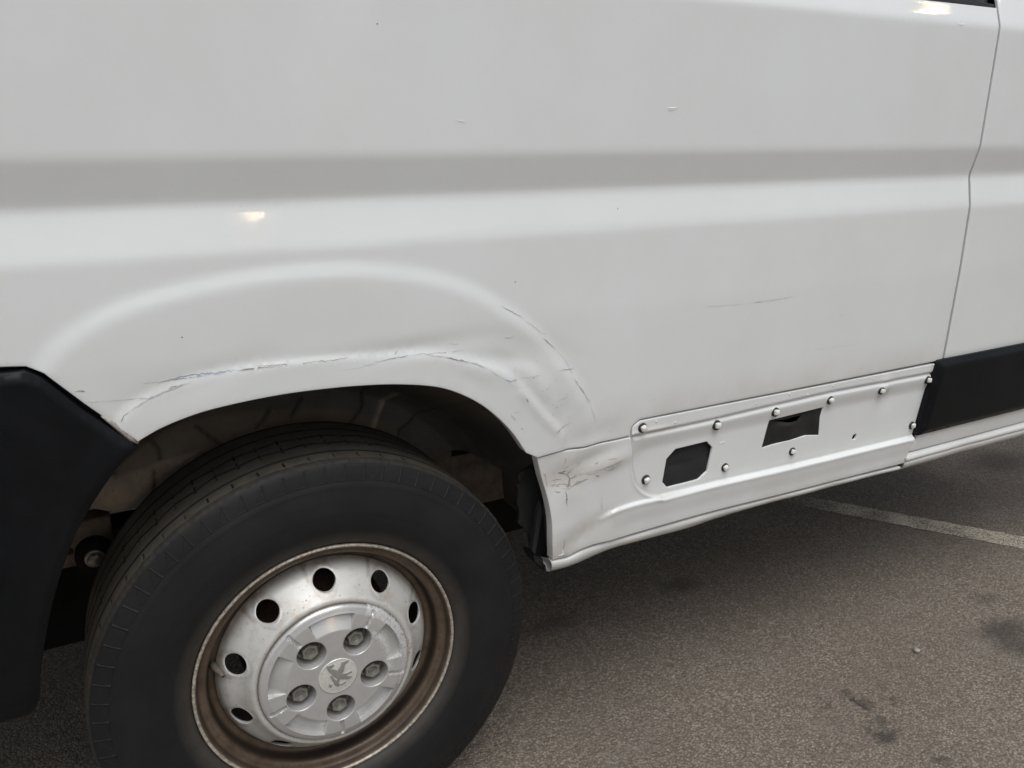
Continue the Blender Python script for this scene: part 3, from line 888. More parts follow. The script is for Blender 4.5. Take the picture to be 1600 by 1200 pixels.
SCR = [
 ([(-0.2290, 0.9103), (-0.2131, 0.9093), (-0.1999, 0.9096), (-0.1698, 0.9101)], .0020, 'scratch', .1),
 ([(-0.1997, 0.9109), (-0.1775, 0.9130), (-0.1454, 0.9130), (-0.1106, 0.9132)], .0034, 'blue', .1),
 ([(-0.1818, 0.9101), (-0.1537, 0.9106), (-0.1291, 0.9116)], .0016, 'blue', .3),
 ([(-0.1107, 0.9127), (-0.0827, 0.9126), (-0.0525, 0.9113)], .0026, 'scratch', .45),
 ([(-0.0868, 0.9150), (-0.0523, 0.9131), (-0.0258, 0.9115), (0.0432, 0.9101)], .0014, 'scratch', .45),
 ([(-0.2620, 0.8642), (-0.2566, 0.8712), (-0.2515, 0.8757)], .0022, 'scratch', .1),
 ([(-0.2515, 0.8757), (-0.2312, 0.8865), (-0.2166, 0.8931), (-0.1826, 0.9022), (-0.1687, 0.9055)], .0022, 'faint', .15),
 ([(-0.2010, 0.8996), (-0.1906, 0.9016), (-0.1802, 0.9027)], .0016, 'scratch', .4),
 ([(-0.3082, 0.9113), (-0.3024, 0.9117), (-0.2961, 0.9111)], .0018, 'scratch', 0),
 ([(-0.2982, 0.8962), (-0.2569, 0.8923), (-0.2231, 0.8897)], .0012, 'faint', .2),
 ([(-0.2381, 0.8920), (-0.2270, 0.8894), (-0.2193, 0.8891)], .0016, 'blue', .3),
 ([(0.0262, 0.8931), (0.0567, 0.8938), (0.0860, 0.8977)], .0012, 'faint', .3),
 ([(0.0802, 0.8994), (0.1059, 0.9005), (0.1331, 0.9020)], .0022, 'blue', .2),
 ([(0.1331, 0.9025), (0.1567, 0.9015), (0.1986, 0.8987), (0.2255, 0.8989)], .0014, 'scratch', .3),
 ([(0.1121, 0.9061), (0.1142, 0.9088), (0.1158, 0.9106)], .0022, 'scratch', 0),
 ([(0.1567, 0.9010), (0.1932, 0.8918), (0.2221, 0.8818)], .0018, 'scratch', .25),
 ([(0.2221, 0.8818), (0.2473, 0.8733), (0.2641, 0.8637), (0.2869, 0.8466), (0.2962, 0.8410)], .0018, 'faint', .1),
 ([(0.2156, 0.8858), (0.2221, 0.8824), (0.2308, 0.8797)], .0024, 'scratch', .2),
 ([(0.1988, 0.9114), (0.2073, 0.9104), (0.2159, 0.9088)], .0018, 'blue', .2),
 ([(0.2916, 0.8417), (0.3043, 0.8382), (0.3196, 0.8388)], .0026, 'blue', .15),
 ([(0.3134, 0.8602), (0.3136, 0.8429), (0.3139, 0.8254)], .0012, 'faint', .1),
 ([(0.3139, 0.8254), (0.3245, 0.8244), (0.3388, 0.8228)], .0012, 'faint', .1),
 ([(0.3172, 0.8391), (0.3457, 0.8395), (0.3614, 0.8395)], .0012, 'faint', .3),
 ([(0.3944, 0.8421), (0.4131, 0.8412), (0.4295, 0.8407)], .0016, 'scratch', .1),
 ([(0.2934, 0.9100), (0.3036, 0.9093), (0.3128, 0.9093)], .0014, 'scratch', .2),
 ([(0.2889, 0.9623), (0.3091, 0.9502), (0.3298, 0.9377)], .0017, 'scratch', .3),
 ([(0.3322, 0.9333), (0.3500, 0.9209), (0.3633, 0.9088)], .0019, 'scratch', .15),
 ([(0.3633, 0.9088), (0.3681, 0.9077), (0.3729, 0.9071)], .0017, 'scratch', 0),
 ([(0.3659, 0.9010), (0.3807, 0.8884), (0.3920, 0.8783)], .0019, 'scratch', .15),
 ([(0.3932, 0.8781), (0.4126, 0.8536), (0.4276, 0.8245)], .0014, 'faint', .1),
 ([(0.4276, 0.8245), (0.4467, 0.7966), (0.4609, 0.7711)], .0018, 'scuff', .35),
 ([(0.4438, 0.8051), (0.4536, 0.7886), (0.4634, 0.7730)], .0015, 'faint', .3),
 ([(0.4636, 0.7707), (0.4726, 0.7479), (0.4773, 0.7352)], .0018, 'faint', .3),
 ([(0.3941, 0.7318), (0.4054, 0.7369), (0.4282, 0.7453)], .0020, 'faint', .05),
 ([(0.3942, 0.7313), (0.4029, 0.7344), (0.4130, 0.7380)], .0018, 'scuff', .1),
 ([(0.3320, 0.8050), (0.3344, 0.8013), (0.3369, 0.7981)], .0024, 'scratch', 0),
 ([(0.3061, 0.7801), (0.3146, 0.7686), (0.3231, 0.7570), (0.3305, 0.7477)], .0018, 'scuff', .5),
 ([(0.3108, 0.7816), (0.3180, 0.7815), (0.3239, 0.7811)], .0012, 'faint', .1),
 ([(0.8111, 0.9155), (0.8480, 0.9156), (0.8888, 0.9167), (0.9270, 0.9188)], .0013, 'scratch', .35),
 ([(0.6973, 0.9199), (0.7456, 0.9176), (0.8001, 0.9153)], .0010, 'faint', .3),
 ([(0.9727, 0.8016), (1.0487, 0.8009), (1.1729, 0.7996)], .0010, 'faint', .4),
 ([(1.0223, 0.8639), (1.0546, 0.8658), (1.0911, 0.8687)], .0009, 'faint', .5),
 ([(0.5016, 0.7127), (0.5111, 0.7135), (0.5179, 0.7153)], .0014, 'faint', .2),
 ([(0.5918, 0.7576), (0.5989, 0.7589), (0.6045, 0.7605)], .0014, 'faint', .2),
 ([(0.5923, 1.2570), (0.6000, 1.2580), (0.6118, 1.2577)], .0024, 'chip', .1),
 ([(0.5963, 1.2546), (0.6028, 1.2551), (0.6067, 1.2564)], .0014, 'chip', .1),
 ([(1.4327, 1.0059), (1.4376, 1.0042), (1.4413, 1.0068)], .0016, 'faint', 0),
 ([(0.2206, 1.2358), (0.2266, 1.2349), (0.2326, 1.2337)], .0012, 'chip', .3),
 ([(1.2828, 1.4204), (1.2944, 1.4210), (1.3061, 1.4217)], .0018, 'chip', .3),
]
for i, (p, w, m_, gp) in enumerate(SCR):
    tgt = side
    ribbon('scratch', p, w, m_, tgt, side_y, gp, seed=i)
for i, (x, z) in enumerate([(-0.1763, 0.9659), (0.3149, 0.9968), (0.1087, 1.3557), (0.5083, 1.1004)]):
    disc_prof('paint_chip', [(.0011, .0006), (.0010, -.0004), (.0004, -.0006)], 'scratch', side, 8).location = (x, float(side_y(np.array([x]), np.array([z]))[0]), z)
rs = np.random.RandomState(5)
for i in range(46):
    q = np.array([(0.3935, 0.7898)][0]) + np.array((rs.randn() * .020, rs.randn() * .030))
    q[0] += (.80 - q[1]) * .35
    l_ = .0015 + .005 * rs.rand()
    an = .2 + .5 * rs.randn()
    ribbon('scratch', [tuple(q), tuple(q + l_ * np.array((math.cos(an), math.sin(an))))], .0007 + .0012 * rs.rand(), ('faint', 'scuff', 'faint')[i % 3], side, side_y, 0, seed=500 + i)
RS = [
 ([(0.4046, 0.6520), (0.4138, 0.6507), (0.4218, 0.6460), (0.4273, 0.6412)], .0042, 'scratch', .1),
 ([(0.4245, 0.6454), (0.4289, 0.6347), (0.4265, 0.6277), (0.4215, 0.6214)], .0040, 'scratch', .15),
 ([(0.4275, 0.6374), (0.4252, 0.6268), (0.4321, 0.6216)], .0022, 'scratch', .2),
 ([(0.3934, 0.6397), (0.4038, 0.6399), (0.4168, 0.6397)], .0024, 'scuff', .3),
 ([(0.3911, 0.6304), (0.4067, 0.6307), (0.4225, 0.6286)], .0030, 'scuff', .3),
 ([(0.3966, 0.6193), (0.4046, 0.6163), (0.4098, 0.6164)], .0020, 'scratch', .3),
 ([(0.4096, 0.6214), (0.4202, 0.6204), (0.4321, 0.6203)], .0024, 'scuff', .3),
 ([(0.4308, 0.6206), (0.4413, 0.6233), (0.4547, 0.6255), (0.4625, 0.6301)], .0030, 'scratch', .25),
 ([(0.4360, 0.6232), (0.4519, 0.6273), (0.4680, 0.6302)], .0024, 'scuff', .3),
 ([(0.4609, 0.6361), (0.4744, 0.6370), (0.4880, 0.6380)], .0026, 'scuff', .3),
 ([(0.4828, 0.6334), (0.4871, 0.6300), (0.4897, 0.6320)], .0040, 'scuff', .1),
 ([(0.4353, 0.6395), (0.4674, 0.6416), (0.5014, 0.6447), (0.5414, 0.6538)], .0042, 'faint', 0),
 ([(0.4810, 0.6413), (0.5015, 0.6434), (0.5222, 0.6468), (0.5414, 0.6538)], .0026, 'scuff', .1),
 ([(0.4946, 0.6435), (0.5114, 0.6395), (0.5252, 0.6424), (0.5387, 0.6524)], .0080, 'faint', 0),
 ([(0.5059, 0.6400), (0.5157, 0.6380), (0.5239, 0.6414)], .0030, 'scuff', .3),
 ([(0.5062, 0.6575), (0.5159, 0.6581), (0.5271, 0.6578)], .0015, 'scratch', .3),
 ([(0.4803, 0.6552), (0.4844, 0.6556), (0.4870, 0.6576)], .0026, 'scuff', .2),
 ([(0.4197, 0.6168), (0.4214, 0.6052), (0.4211, 0.5952), (0.4242, 0.5844)], .0022, 'scratch', .3),
 ([(0.4208, 0.6040), (0.4224, 0.5962)], .0030, 'scratch', 0),
 ([(0.3710, 0.6613), (0.3775, 0.6552), (0.3804, 0.6424), (0.3834, 0.6296)], .0016, 'scuff', .5),
 ([(0.4202, 0.5199), (0.4221, 0.5088), (0.4199, 0.5001), (0.4178, 0.4912)], .0034, 'scratch', .1),
 ([(0.4193, 0.4989), (0.4185, 0.4910), (0.4159, 0.4846)], .0046, 'chip', 0),
 ([(0.4117, 0.4858), (0.4214, 0.4845), (0.4293, 0.4865)], .0036, 'scuff', .1),
 ([(0.4101, 0.4877), (0.4168, 0.4887), (0.4238, 0.4866)], .0026, 'chip', .1),
 ([(0.4785, 0.5540), (0.4854, 0.5549), (0.4923, 0.5572)], .0012, 'faint', .2),
 ([(1.2181, 0.6801), (1.2266, 0.6699), (1.2269, 0.6595)], .0016, 'scratch', 0),
 ([(0.7746, 0.6394), (0.7828, 0.6393), (0.7893, 0.6394)], .0022, 'chip', .1),
 ([(0.4166, 0.6800), (0.4183, 0.6712), (0.4158, 0.6668)], .0016, 'scuff', .1),
 ([(0.4966, 0.6077), (0.4980, 0.5818), (0.4994, 0.5556)], .0012, 'faint', .1),
]
for i, (p, w, m_, gp) in enumerate(RS):
    ribbon('scratch', p, w, m_, rocker, rocker_y, gp, seed=100 + i)
rs = np.random.RandomState(11)
for i in range(34):
    u = rs.randn()
    q = np.array(RD[0]) + np.array((rs.randn() * .013 - .002, rs.randn() * .011 - .004))
    l_ = .003 + .012 * rs.rand()
    an = .25 + .35 * rs.randn()
    e_ = q + l_ * np.array((math.cos(an), math.sin(an)))
    if q[0] < .372 or e_[0] < .372: continue
    ribbon('scratch', [tuple(q), tuple((q + e_) / 2 + rs.randn(2) * .0006), tuple(e_)], .0012 + .0022 * rs.rand(), ('scuff', 'scuff', 'faint', 'scratch')[i % 4], rocker, rocker_y, .2, seed=300 + i)
FS = [([(0.6981, 0.4753), (0.7273, 0.4754), (0.7738, 0.4730), (0.8281, 0.4734)], .0030, 'scuff', .35), ([(0.7077, 0.4759), (0.7437, 0.4751), (0.7939, 0.4741), (0.8628, 0.4742)], .0018, 'scratch', .5),
      ([(0.4338, 0.4587), (0.4491, 0.4573), (0.4632, 0.4569)], .0036, 'scratch', .3), ([(0.4632, 0.4576), (0.4843, 0.4601), (0.5128, 0.4648)], .0024, 'scuff', .4),
      ([(0.8984, 0.4734), (0.9529, 0.4731), (1.0186, 0.4722)], .0014, 'scuff', .5)]
ft0, fb0 = np.asarray(FT), np.asarray(FB)
def flange_y(x, z):
    zt, zb = np.interp(x, ft0[:, 0], ft0[:, 1]), np.interp(x, fb0[:, 0], fb0[:, 1])
    pr = np.array(fprof)
    return np.interp((zt - z) / (zt - zb), pr[1:, 0][:8], pr[1:, 1][:8])
for i, (p, w, m_, gp) in enumerate(FS):
    ribbon('scratch', p, w, m_, sf, flange_y, gp, seed=200 + i, off=.0016)
# small dimples pressed in the strip above the plate
for (x, z) in [(0.6100, 0.7143), (0.6552, 0.7046), (0.8562, 0.7101), (0.9449, 0.7159), (0.9966, 0.7066), (1.0691, 0.7153), (1.1924, 0.7131)]:
    disc_prof('dimple', [(.0022, .0004), (.0018, -.0009), (.0008, -.0014)], 'clip', rocker, 10).location = (x, float(rocker_y(np.array([x]), np.array([z]))[0]), z)

# ------------------------------------------------------------------ wheel house, chassis pieces
HOUSE_LOW = [(-0.4103, 0.7020), (-0.3602, 0.6268), (-0.2868, 0.5918)]
HOUSE_R = [(0.3144, 0.5720), (0.3697, 0.5895)]
GRO = [[(0.1584, 0.7876), (0.1601, 0.7104), (0.1192, 0.6607)], [(0.2997, 0.7857), (0.2864, 0.7075), (0.2569, 0.6610), (0.2348, 0.6483), (0.2298, 0.6245), (0.2345, 0.6070)], [(-0.2635, 0.8088), (-0.2173, 0.7111), (-0.2062, 0.6924), (-0.2054, 0.6730)], [(-0.1420, 0.7229), (-0.1033, 0.6793), (-0.0972, 0.6620)], [(-0.0140, 0.7320), (-0.0247, 0.7151), (-0.0396, 0.7014)], [(-0.3274, 0.7462), (-0.3049, 0.7100), (-0.2783, 0.6602)], [(0.0454, 0.7451), (0.0252, 0.7131)], [(-0.2181, 0.6525), (-0.2197, 0.6223), (-0.2287, 0.5996)]]
POCK = [(0.3045, 0.7857), (0.2864, 0.7075), (0.2569, 0.6610), (0.2348, 0.6483), (0.2297, 0.6218), (0.2406, 0.5864), (0.3383, 0.5471), (0.4191, 0.5850), (0.3552, 0.7284)]
def house_y(x, z):
    r = np.hypot(x * .97, z - .365)
    y = .285 - .27 * sstep(.39, .53, r)
    y = y - .007 * sstep(.402, .398, r) + .006 * sstep(.432, .436, r)
    for q in GRO: y = y + .006 * np.exp(-(pdist(np.array(q), x, z, False) / .004) ** 2)
    y = y + .010 * sstep(.004, -.004, pdist(np.array(POCK), x, z))
    y = y - .006 * np.exp(-(pdist(np.array([(0.2090, 0.7417), (0.1697, 0.6463)]), x, z, False) / .006) ** 2)
    return y
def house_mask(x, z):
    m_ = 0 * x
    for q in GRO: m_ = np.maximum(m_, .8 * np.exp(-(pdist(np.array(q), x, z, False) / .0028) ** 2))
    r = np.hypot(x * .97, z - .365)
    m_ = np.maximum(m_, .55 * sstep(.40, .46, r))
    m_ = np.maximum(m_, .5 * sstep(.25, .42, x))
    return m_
ZONE = [(-0.3791, 0.7118), (-0.3443, 0.7104), (-0.2793, 0.6509), (-0.2059, 0.6683), (-0.1196, 0.6799), (-0.0400, 0.6965), (0.0418, 0.6975), (0.1014, 0.6770), (0.0361, 0.6208), (-0.1651, 0.5599), (-0.3211, 0.5594), (-0.3897, 0.6502)]
ZONE2 = [(-0.2824, 0.5871), (-0.2490, 0.6102), (-0.2002, 0.6280), (-0.1568, 0.6364), (-0.1716, 0.5995), (-0.2275, 0.5744)]
def house_dirt(x, z):
    zn = .75 * sstep(.006, -.004, pdist(np.array(ZONE), x, z)) + .6 * sstep(.008, -.01, pdist(np.array(ZONE2), x, z))
    r = np.hypot(x * .97, z - .365)
    return np.clip(zn + .25 * sstep(.05, -.2, x) * sstep(.42, .37, r) + 1.2 * np.exp(-(pdist(np.array([(0.2090, 0.7417), (0.1697, 0.6463)]), x, z, False) / .005) ** 2), 0, 1)
hl = [(-.60, HOUSE_LOW[0][1] - .006)] + HOUSE_LOW + [(-.15, .60), (.2, .60)] + HOUSE_R + [(.50, .52)]
arc = [(.62 * math.cos(t), .365 + .50 * math.sin(t)) for t in np.linspace(.25, math.pi - .35, 40)]
sheet('wheel_house', join(line(hl, .012), line(arc, .012), line([arc[-1], hl[0]], .012)), house_y, .0048, 'house', van, r=.002, depth=.01,
      attr={'mask': house_mask, 'dirt_shade': house_dirt})
# arch return lip and liner that follows the opening inwards
arc_pts = np.vstack([curve(ARCH, .012), curve([ARCH[-1], ARCH_LOW[1]], .012)[1:], curve(RARCH, .012)[1:]])
cen = np.array((.02, .40))
V, F = [], []
rows = [(.006, -.030), (.016, .0), (.030, .05), (.034, .12), (.030, .20)]
for q in arc_pts:
    o_ = (q - cen) / np.hypot(*(q - cen))
    for d_, y in rows: V.append((q[0] + o_[0] * d_, y, q[1] + o_[1] * d_))
m_ = len(rows)
F = [(i * m_ + k, i * m_ + k + 1, (i + 1) * m_ + k + 1, (i + 1) * m_ + k) for i in range(len(arc_pts) - 1) for k in range(m_ - 1)]
obj('arch_liner', V, F, 'house', van, attr={'mask': [.55] * len(V), 'dirt_shade': [.1] * len(V)})
# chassis rail with the spring eye bolt
RB = [(-0.3317, 0.5074)][0]
rail = sharp(obj('chassis_rail', *box((-.95, .315, RB[1] - .022), (RB[0] + .035, .36, RB[1] + .062)), 'rail', van, smooth=False))
bevelled(rail, .004)
eye = disc_prof('spring_eye', [(.031, .03), (.031, -.004), (.028, -.010), (.016, -.011)], 'dark', van, 28)
eye.location = (RB[0] + .002, .300, RB[1])
V, F = [], []
for y, s in ((.0, 1.0), (-.010, 1.0), (-.012, .86)):
    for j in range(24):
        t = 2 * math.pi * j / 24
        r_ = .0125 * s * (1.0 if y == 0 else 0.88 + 0.14 * math.cos(6 * t))
        V.append((r_ * math.cos(t), y, r_ * math.sin(t)))
F = [(a * 24 + j, a * 24 + (j + 1) % 24, (a + 1) * 24 + (j + 1) % 24, (a + 1) * 24 + j) for a in range(2) for j in range(24)] + [tuple(range(48, 72))]
bolt = obj('bolt_head', V, F, 'zinc', eye)
bolt.location = (0, -.011, 0)
bw = disc_prof('bolt_collar', [(.0165, .0), (.0165, -.003), (.014, -.004), (.010, -.004)], 'zinc', eye, 24)
bw.location = (0, -.0105, 0)
hole_ = disc_prof('rail_hole', [(.0065, .002), (.0065, -.0006), (.001, -.0006)], 'gap', rail, 14)
hole_.location = (RB[0] - .036, .3148, RB[1] + .010)
V, F = merge([box((.30, .34, .42), (.37, .48, .56)), box((.37, .37, .40), (.52, .48, .53)), box((.52, .38, .44), (2.4, .46, .53))])
obj('spring_hanger', V, F, 'rail', van, smooth=False)
obj('leaf_spring', *tube([(RB[0], .33, RB[1]), (-.2, .33, .40), (0, .33, .30), (.2, .33, .36), (.36, .36, .46)], .022, 8), 'dark', van)
obj('shade_block_front', *box((.56, .55, .20), (1.7, 1.2, .52)), 'dark', van, smooth=False)  # dark box added to hide the bright ground under the van
obj('shade_block_rear', *box((-1.1, .62, .15), (-.22, .70, .40)), 'dark', van, smooth=False)  # dark box added where only shaded ground lies under the van
obj('axle_beam', *tube([(0, .2, .365), (0, 1.7, .365)], .045, 12), 'dark', van)
# mud guard plates at the front of the arch
def plate(name, pts, y0, y1, mat='bracket'):
    k = len(pts)
    V = [(x, y0 + yy, z) for x, z, yy in pts] + [(x, y1 + yy, z) for x, z, yy in pts]
    F = [tuple(range(k)), tuple(range(k, 2 * k))[::-1]] + [(i, k + i, k + (i + 1) % k, (i + 1) % k) for i in range(k)]
    return obj(name, V, F, mat, van, smooth=False)
MF = [(0.3563, 0.6400), (0.3874, 0.6486), (0.4215, 0.5522), (0.4240, 0.4478), (0.3905, 0.4648), (0.3763, 0.5135), (0.3600, 0.5382), (0.3555, 0.5928)]
rj = np.random.RandomState(9)
mfl = line(MF + MF[:1], .010)[:-1]
plate('mud_flap', [(x + rj.randn() * .0016, z + rj.randn() * .0016, rj.randn() * .0012) for x, z in mfl], .010, .016)
MG = [(0.3876, 0.5880), (0.3933, 0.5677), (0.3789, 0.4834), (0.3721, 0.4930), (0.3804, 0.5516)]
plate('flap_rib', [(x, z, 0) for x, z in MG], -.016, -.006)
MH = [(0.3793, 0.4782), (0.4012, 0.4644), (0.4183, 0.4382), (0.4101, 0.4351), (0.3822, 0.4641)]
plate('flap_foot', [(x, z, 0) for x, z in MH], -.01, .03)

# ------------------------------------------------------------------ wheel (local origin on the axle, outer rim plane y = 0)
WZ = .365
wheel = empty('wheel', (0, 0, WZ), van)
# tyre
side_prof = curve([(.2200, .012), (.2225, .004), (.2290, -.003), (.2400, -.009), (.2620, -.0150), (.2800, -.0170), (.2880, -.0172), (.3050, -.0160), (.3250, -.0128), (.3290, -.0126), (.3330, -.0106), (.3460, -.0075), (.3560, -.0040)], .003)
tre = [(.3615, -.0012), (.3640, .0015), (.3658, .006)]
ty = np.arange(.010, .196, .0009)
tread = [(.3676 - .0050 * ((y - .045) / .15) ** 2, y) for y in ty]
inner = [(.3640, .2020), (.3560, .208), (.33, .215), (.29, .219), (.25, .213), (.222, .200)]
prof = np.array([tuple(q) for q in side_prof] + tre + tread + inner)
i0, i1 = len(side_prof) + len(tre), len(side_prof) + len(tre) + len(tread)
SEG = 1440
th = np.linspace(0, 2 * math.pi, SEG, endpoint=False)
R_ = np.tile(prof[:, 0], (SEG, 1))
Yy = np.tile(prof[:, 1], (SEG, 1))
dirt_shade = np.zeros_like(R_)
T = th[:, None]
yt = Yy[:, i0:i1]
cut = np.zeros_like(yt)
cut += .0052 * np.exp(-((yt - .042) / .0019) ** 10) + .0052 * np.exp(-((yt - .158) / .0019) ** 10)          # straight grooves
ph = (T * 64 / (2 * math.pi)) % 1.0
zz = .006 * (2 * np.abs(2 * ((T * 32 / (2 * math.pi)) % 1.0) - 1) - 1)
cut += .0046 * np.exp(-((yt - .083 - zz * .55) / .0015) ** 10) + .0046 * np.exp(-((yt - .120 + zz * .55) / .0015) ** 10)
sip = np.exp(-(np.minimum(ph, 1 - ph) / .036) ** 4)
cut += .0022 * sip * ((np.abs(yt - .083) < .011) & (np.abs(yt - .083) > .001)) + .0022 * sip * (np.abs(yt - .120) < .010)
ph2 = ((T * 58 / (2 * math.pi)) + .3) % 1.0
sip2 = np.exp(-(np.minimum(ph2, 1 - ph2) / .028) ** 4)
cut += .0018 * sip2 * ((yt > .018) & (yt < .030))
R_[:, i0:i1] -= np.minimum(cut * 1.3, .0068)
wavy = .0004 * np.sin(T * 70) + .0004 * np.sin(T * 43 + 1) + .0004 * np.sin(T * 171)
R_[:, i0 - 2:i0 + 1] += np.broadcast_to(wavy, (SEG, 3))
dirt_shade[:, i0:i1] = np.where(cut < .0003, .75, .0) * (0.9 + .1 * np.sin(T * 5))
wide = cut.copy()
for q in (1, 2): wide[:, q:] = np.maximum(wide[:, q:], cut[:, :-q]); wide[:, :-q] = np.maximum(wide[:, :-q], cut[:, q:])
dirt_shade[:, i0:i1] = np.where(wide < .0003, .75, .0)
dirt_shade[:, i0 - 2:i0 + 2] = .25
dirt_shade[:, :8] = .30
dirt_shade[:, 8:14] = np.linspace(.25, .06, 6)
V = np.stack([R_ * np.cos(T), Yy, R_ * np.sin(T)], -1).reshape(-1, 3)
m_ = len(prof)
ii, kk = np.meshgrid(np.arange(SEG), np.arange(m_ - 1), indexing='ij')
jj = (ii + 1) % SEG
FQ = np.stack([ii * m_ + kk, ii * m_ + kk + 1, jj * m_ + kk + 1, jj * m_ + kk], -1).reshape(-1, 4)
# contact patch: flatten where the tyre meets the asphalt
V[:, 2] = np.maximum(V[:, 2], -WZ + .0005)
VT, FT_, DT_ = [tuple(v) for v in V], [tuple(f) for f in FQ], list(dirt_shade.ravel())
# moulded shoulder marks (open triangles round the shoulder), raised on the tyre
def shoulder_y(r): return float(np.interp(r, [q[0] for q in prof[:i0]], [q[1] for q in prof[:i0]]))
def bar(a, b, w, hgt):
    (r1, t1), (r2, t2) = a, b
    p = [np.array((r * math.cos(t), r * math.sin(t))) for r, t in (a, b)]
    dd = (p[1] - p[0]) / np.hypot(*(p[1] - p[0]))
    nn = np.array((-dd[1], dd[0]))
    out = []
    for q, r in zip(p, (r1, r2)):
        y = shoulder_y(r)
        for s, e in ((-1, .0008), (-.4, -hgt), (.4, -hgt), (1, .0008)):
            c_ = q + nn * w * s
            out.append((c_[0], y + e, c_[1]))
    return out, [(0, 1, 5, 4), (1, 2, 6, 5), (2, 3, 7, 6)]
for k in range(70):
    t0 = 2 * math.pi * k / 70 + .02
    wdt = .055
    for a, b, w, hg in (((.3595, t0), (.3370, t0), .0028, .0014), ((.3540, t0 + .010), (.3380, t0 + wdt), .0009, .0007), ((.3380, t0 + wdt), (.3370, t0 + .004), .0009, .0007)):
        v, f = bar(a, b, w, hg)
        n0 = len(VT)
        VT += v
        FT_ += [tuple(i + n0 for i in q) for q in f]
        DT_ += [.0] * len(v)
tyre = obj('tyre', VT, FT_, 'tyre', wheel, attr={'dirt_shade': DT_})

# rim
rp = curve([(.2185, .0100), (.2212, .0050), (.2217, .0015), (.2205, -.0012), (.2180, -.0008), (.2160, .0020), (.2145, .0060), (.2125, .0110), (.2090, .0140), (.2040, .0150), (.2000, .0170), (.1970, .0220), (.1955, .0300), (.1940, .0370), (.1910, .0410), (.1870, .0425), (.1830, .0440), (.1810, .0500), (.1810, .1500), (.200, .170), (.215, .20)], .0018)
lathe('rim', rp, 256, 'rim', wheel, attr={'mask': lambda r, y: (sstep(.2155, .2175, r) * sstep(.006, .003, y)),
      'dirt_shade': lambda r, y: np.clip(.85 * np.exp(-((r - .1955) / .0030) ** 2) + .7 * np.exp(-((r - .2125) / .0022) ** 2) + .5 * sstep(.188, .182, r), 0, 1)})  # dark bands put the shade of grooves and inner flange into colour
# disc with ten round windows
def disc_y(x, z):
    r = np.hypot(x, z)
    return np.interp(r, [.110, .120, .127, .131, .1345, .139, .145, .152, .160, .168, .174, .179, .183], [-.012, -.014, -.0185, -.0205, -.0195, -.0140, -.0055, .0020, .0090, .0170, .0260, .0370, .0460])
def disc_s(x, z):                                   # smoothed
    r = np.hypot(x, z)
    rr = np.linspace(.105, .19, 400)
    yy = disc_y(rr, 0 * rr)
    kk_ = np.exp(-.5 * (np.arange(-20, 21) / 8.0) ** 2); kk_ /= kk_.sum()
    yy = np.convolve(np.pad(yy, 20, 'edge'), kk_, 'valid')
    return np.interp(r, rr, yy)
def window_loop(a, rad=.158, ra=.0150, rb=.0196, k=44):
    out = []
    for t in np.linspace(0, 2 * math.pi, k, endpoint=False):
        u, w = rad + ra * math.cos(t), rb * math.sin(t)
        out.append((u * math.cos(a) - w * math.sin(a), u * math.sin(a) + w * math.cos(a)))
    return np.array(out)
def circle(r, c=(0, 0), k=None, h=.004):
    k = k or max(16, int(2 * math.pi * r / h))
    return np.array([(c[0] + r * math.cos(t), c[1] + r * math.sin(t)) for t in np.linspace(0, 2 * math.pi, k, endpoint=False)])
HA = [math.radians(18.5 + 36 * k) for k in range(10)]
def disc_dirt(x, z):
    r = np.hypot(x, z)
    d_ = .85 * sstep(.172, .181, r) + .75 * sstep(.1295, .1262, r)
    a = np.arctan2(z, x)
    for h in HA:                                     # rust runs beside the windows
        da = (a - h - .155 + math.pi) % (2 * math.pi) - math.pi
        d_ = d_ + .55 * np.exp(-(da / .020) ** 2) * sstep(.158, .163, r)
        rr_ = np.hypot(x - .158 * math.cos(h), z - .158 * math.sin(h))
        d_ = d_ + .35 * np.exp(-((rr_ - .0205) / .0018) ** 2)
    return np.clip(d_, 0, 1)
disc = sheet('wheel_disc', circle(.1825), disc_s, .0032, 'disc', wheel, holes=[window_loop(a) for a in HA] + [circle(.112)],
             r=.0005, depth=.003, hr=.0010, hdepth=.006, attr={'dirt_shade': disc_dirt})
lathe('brake_drum', [(.02, .075), (.125, .075), (.132, .082), (.134, .15), (.02, .15)], 64, 'drum', wheel)

# hub cap
CAPY = -.0300
BA = [math.radians(55.5 + 72 * k) for k in range(5)]
PCD = .0648
WELL = .0256
def cap_y(x, z):
    r = np.hypot(x, z)
    a = np.arctan2(z, x)
    y = CAPY + np.interp(r, [0, .034, .036, .045, .100, .112, .1165, .1215, .1245, .1262], [.0004, .0004, .0002, .0, .0008, .0014, .0034, .0052, .0078, .0120])
    pk = np.zeros_like(r)
    for h in BA:
        da = (a - h - math.radians(36) + math.pi) % (2 * math.pi) - math.pi
        half = math.radians(19.5)
        aw = sstep(half + .008, half - .004, np.abs(da) + (r - .1) * .9 * 0)
        ramp_ = np.clip((r - .084) / .022, 0, 1)
        end = sstep(.1128, .1112, r)
        pk = np.maximum(pk, aw * ramp_ * end * .0112)
        db = (a - h + math.pi) % (2 * math.pi) - math.pi
        lat = np.abs(r * np.sin(db))
        sl_ = sstep(.0034, .0022, lat) * sstep(.0905, .092, r) * sstep(.1215, .1195, r) * (np.cos(db) > 0)
        pk = np.maximum(pk, sl_ * .0046)
    return y + pk
WR = [(0.0644, 0.4251), (0.0730, 0.4186), (0.0823, 0.4030), (0.0883, 0.3846), (0.0884, 0.3616), (0.0891, 0.3499)]
WR = [(x, z - .365) for x, z in WR]
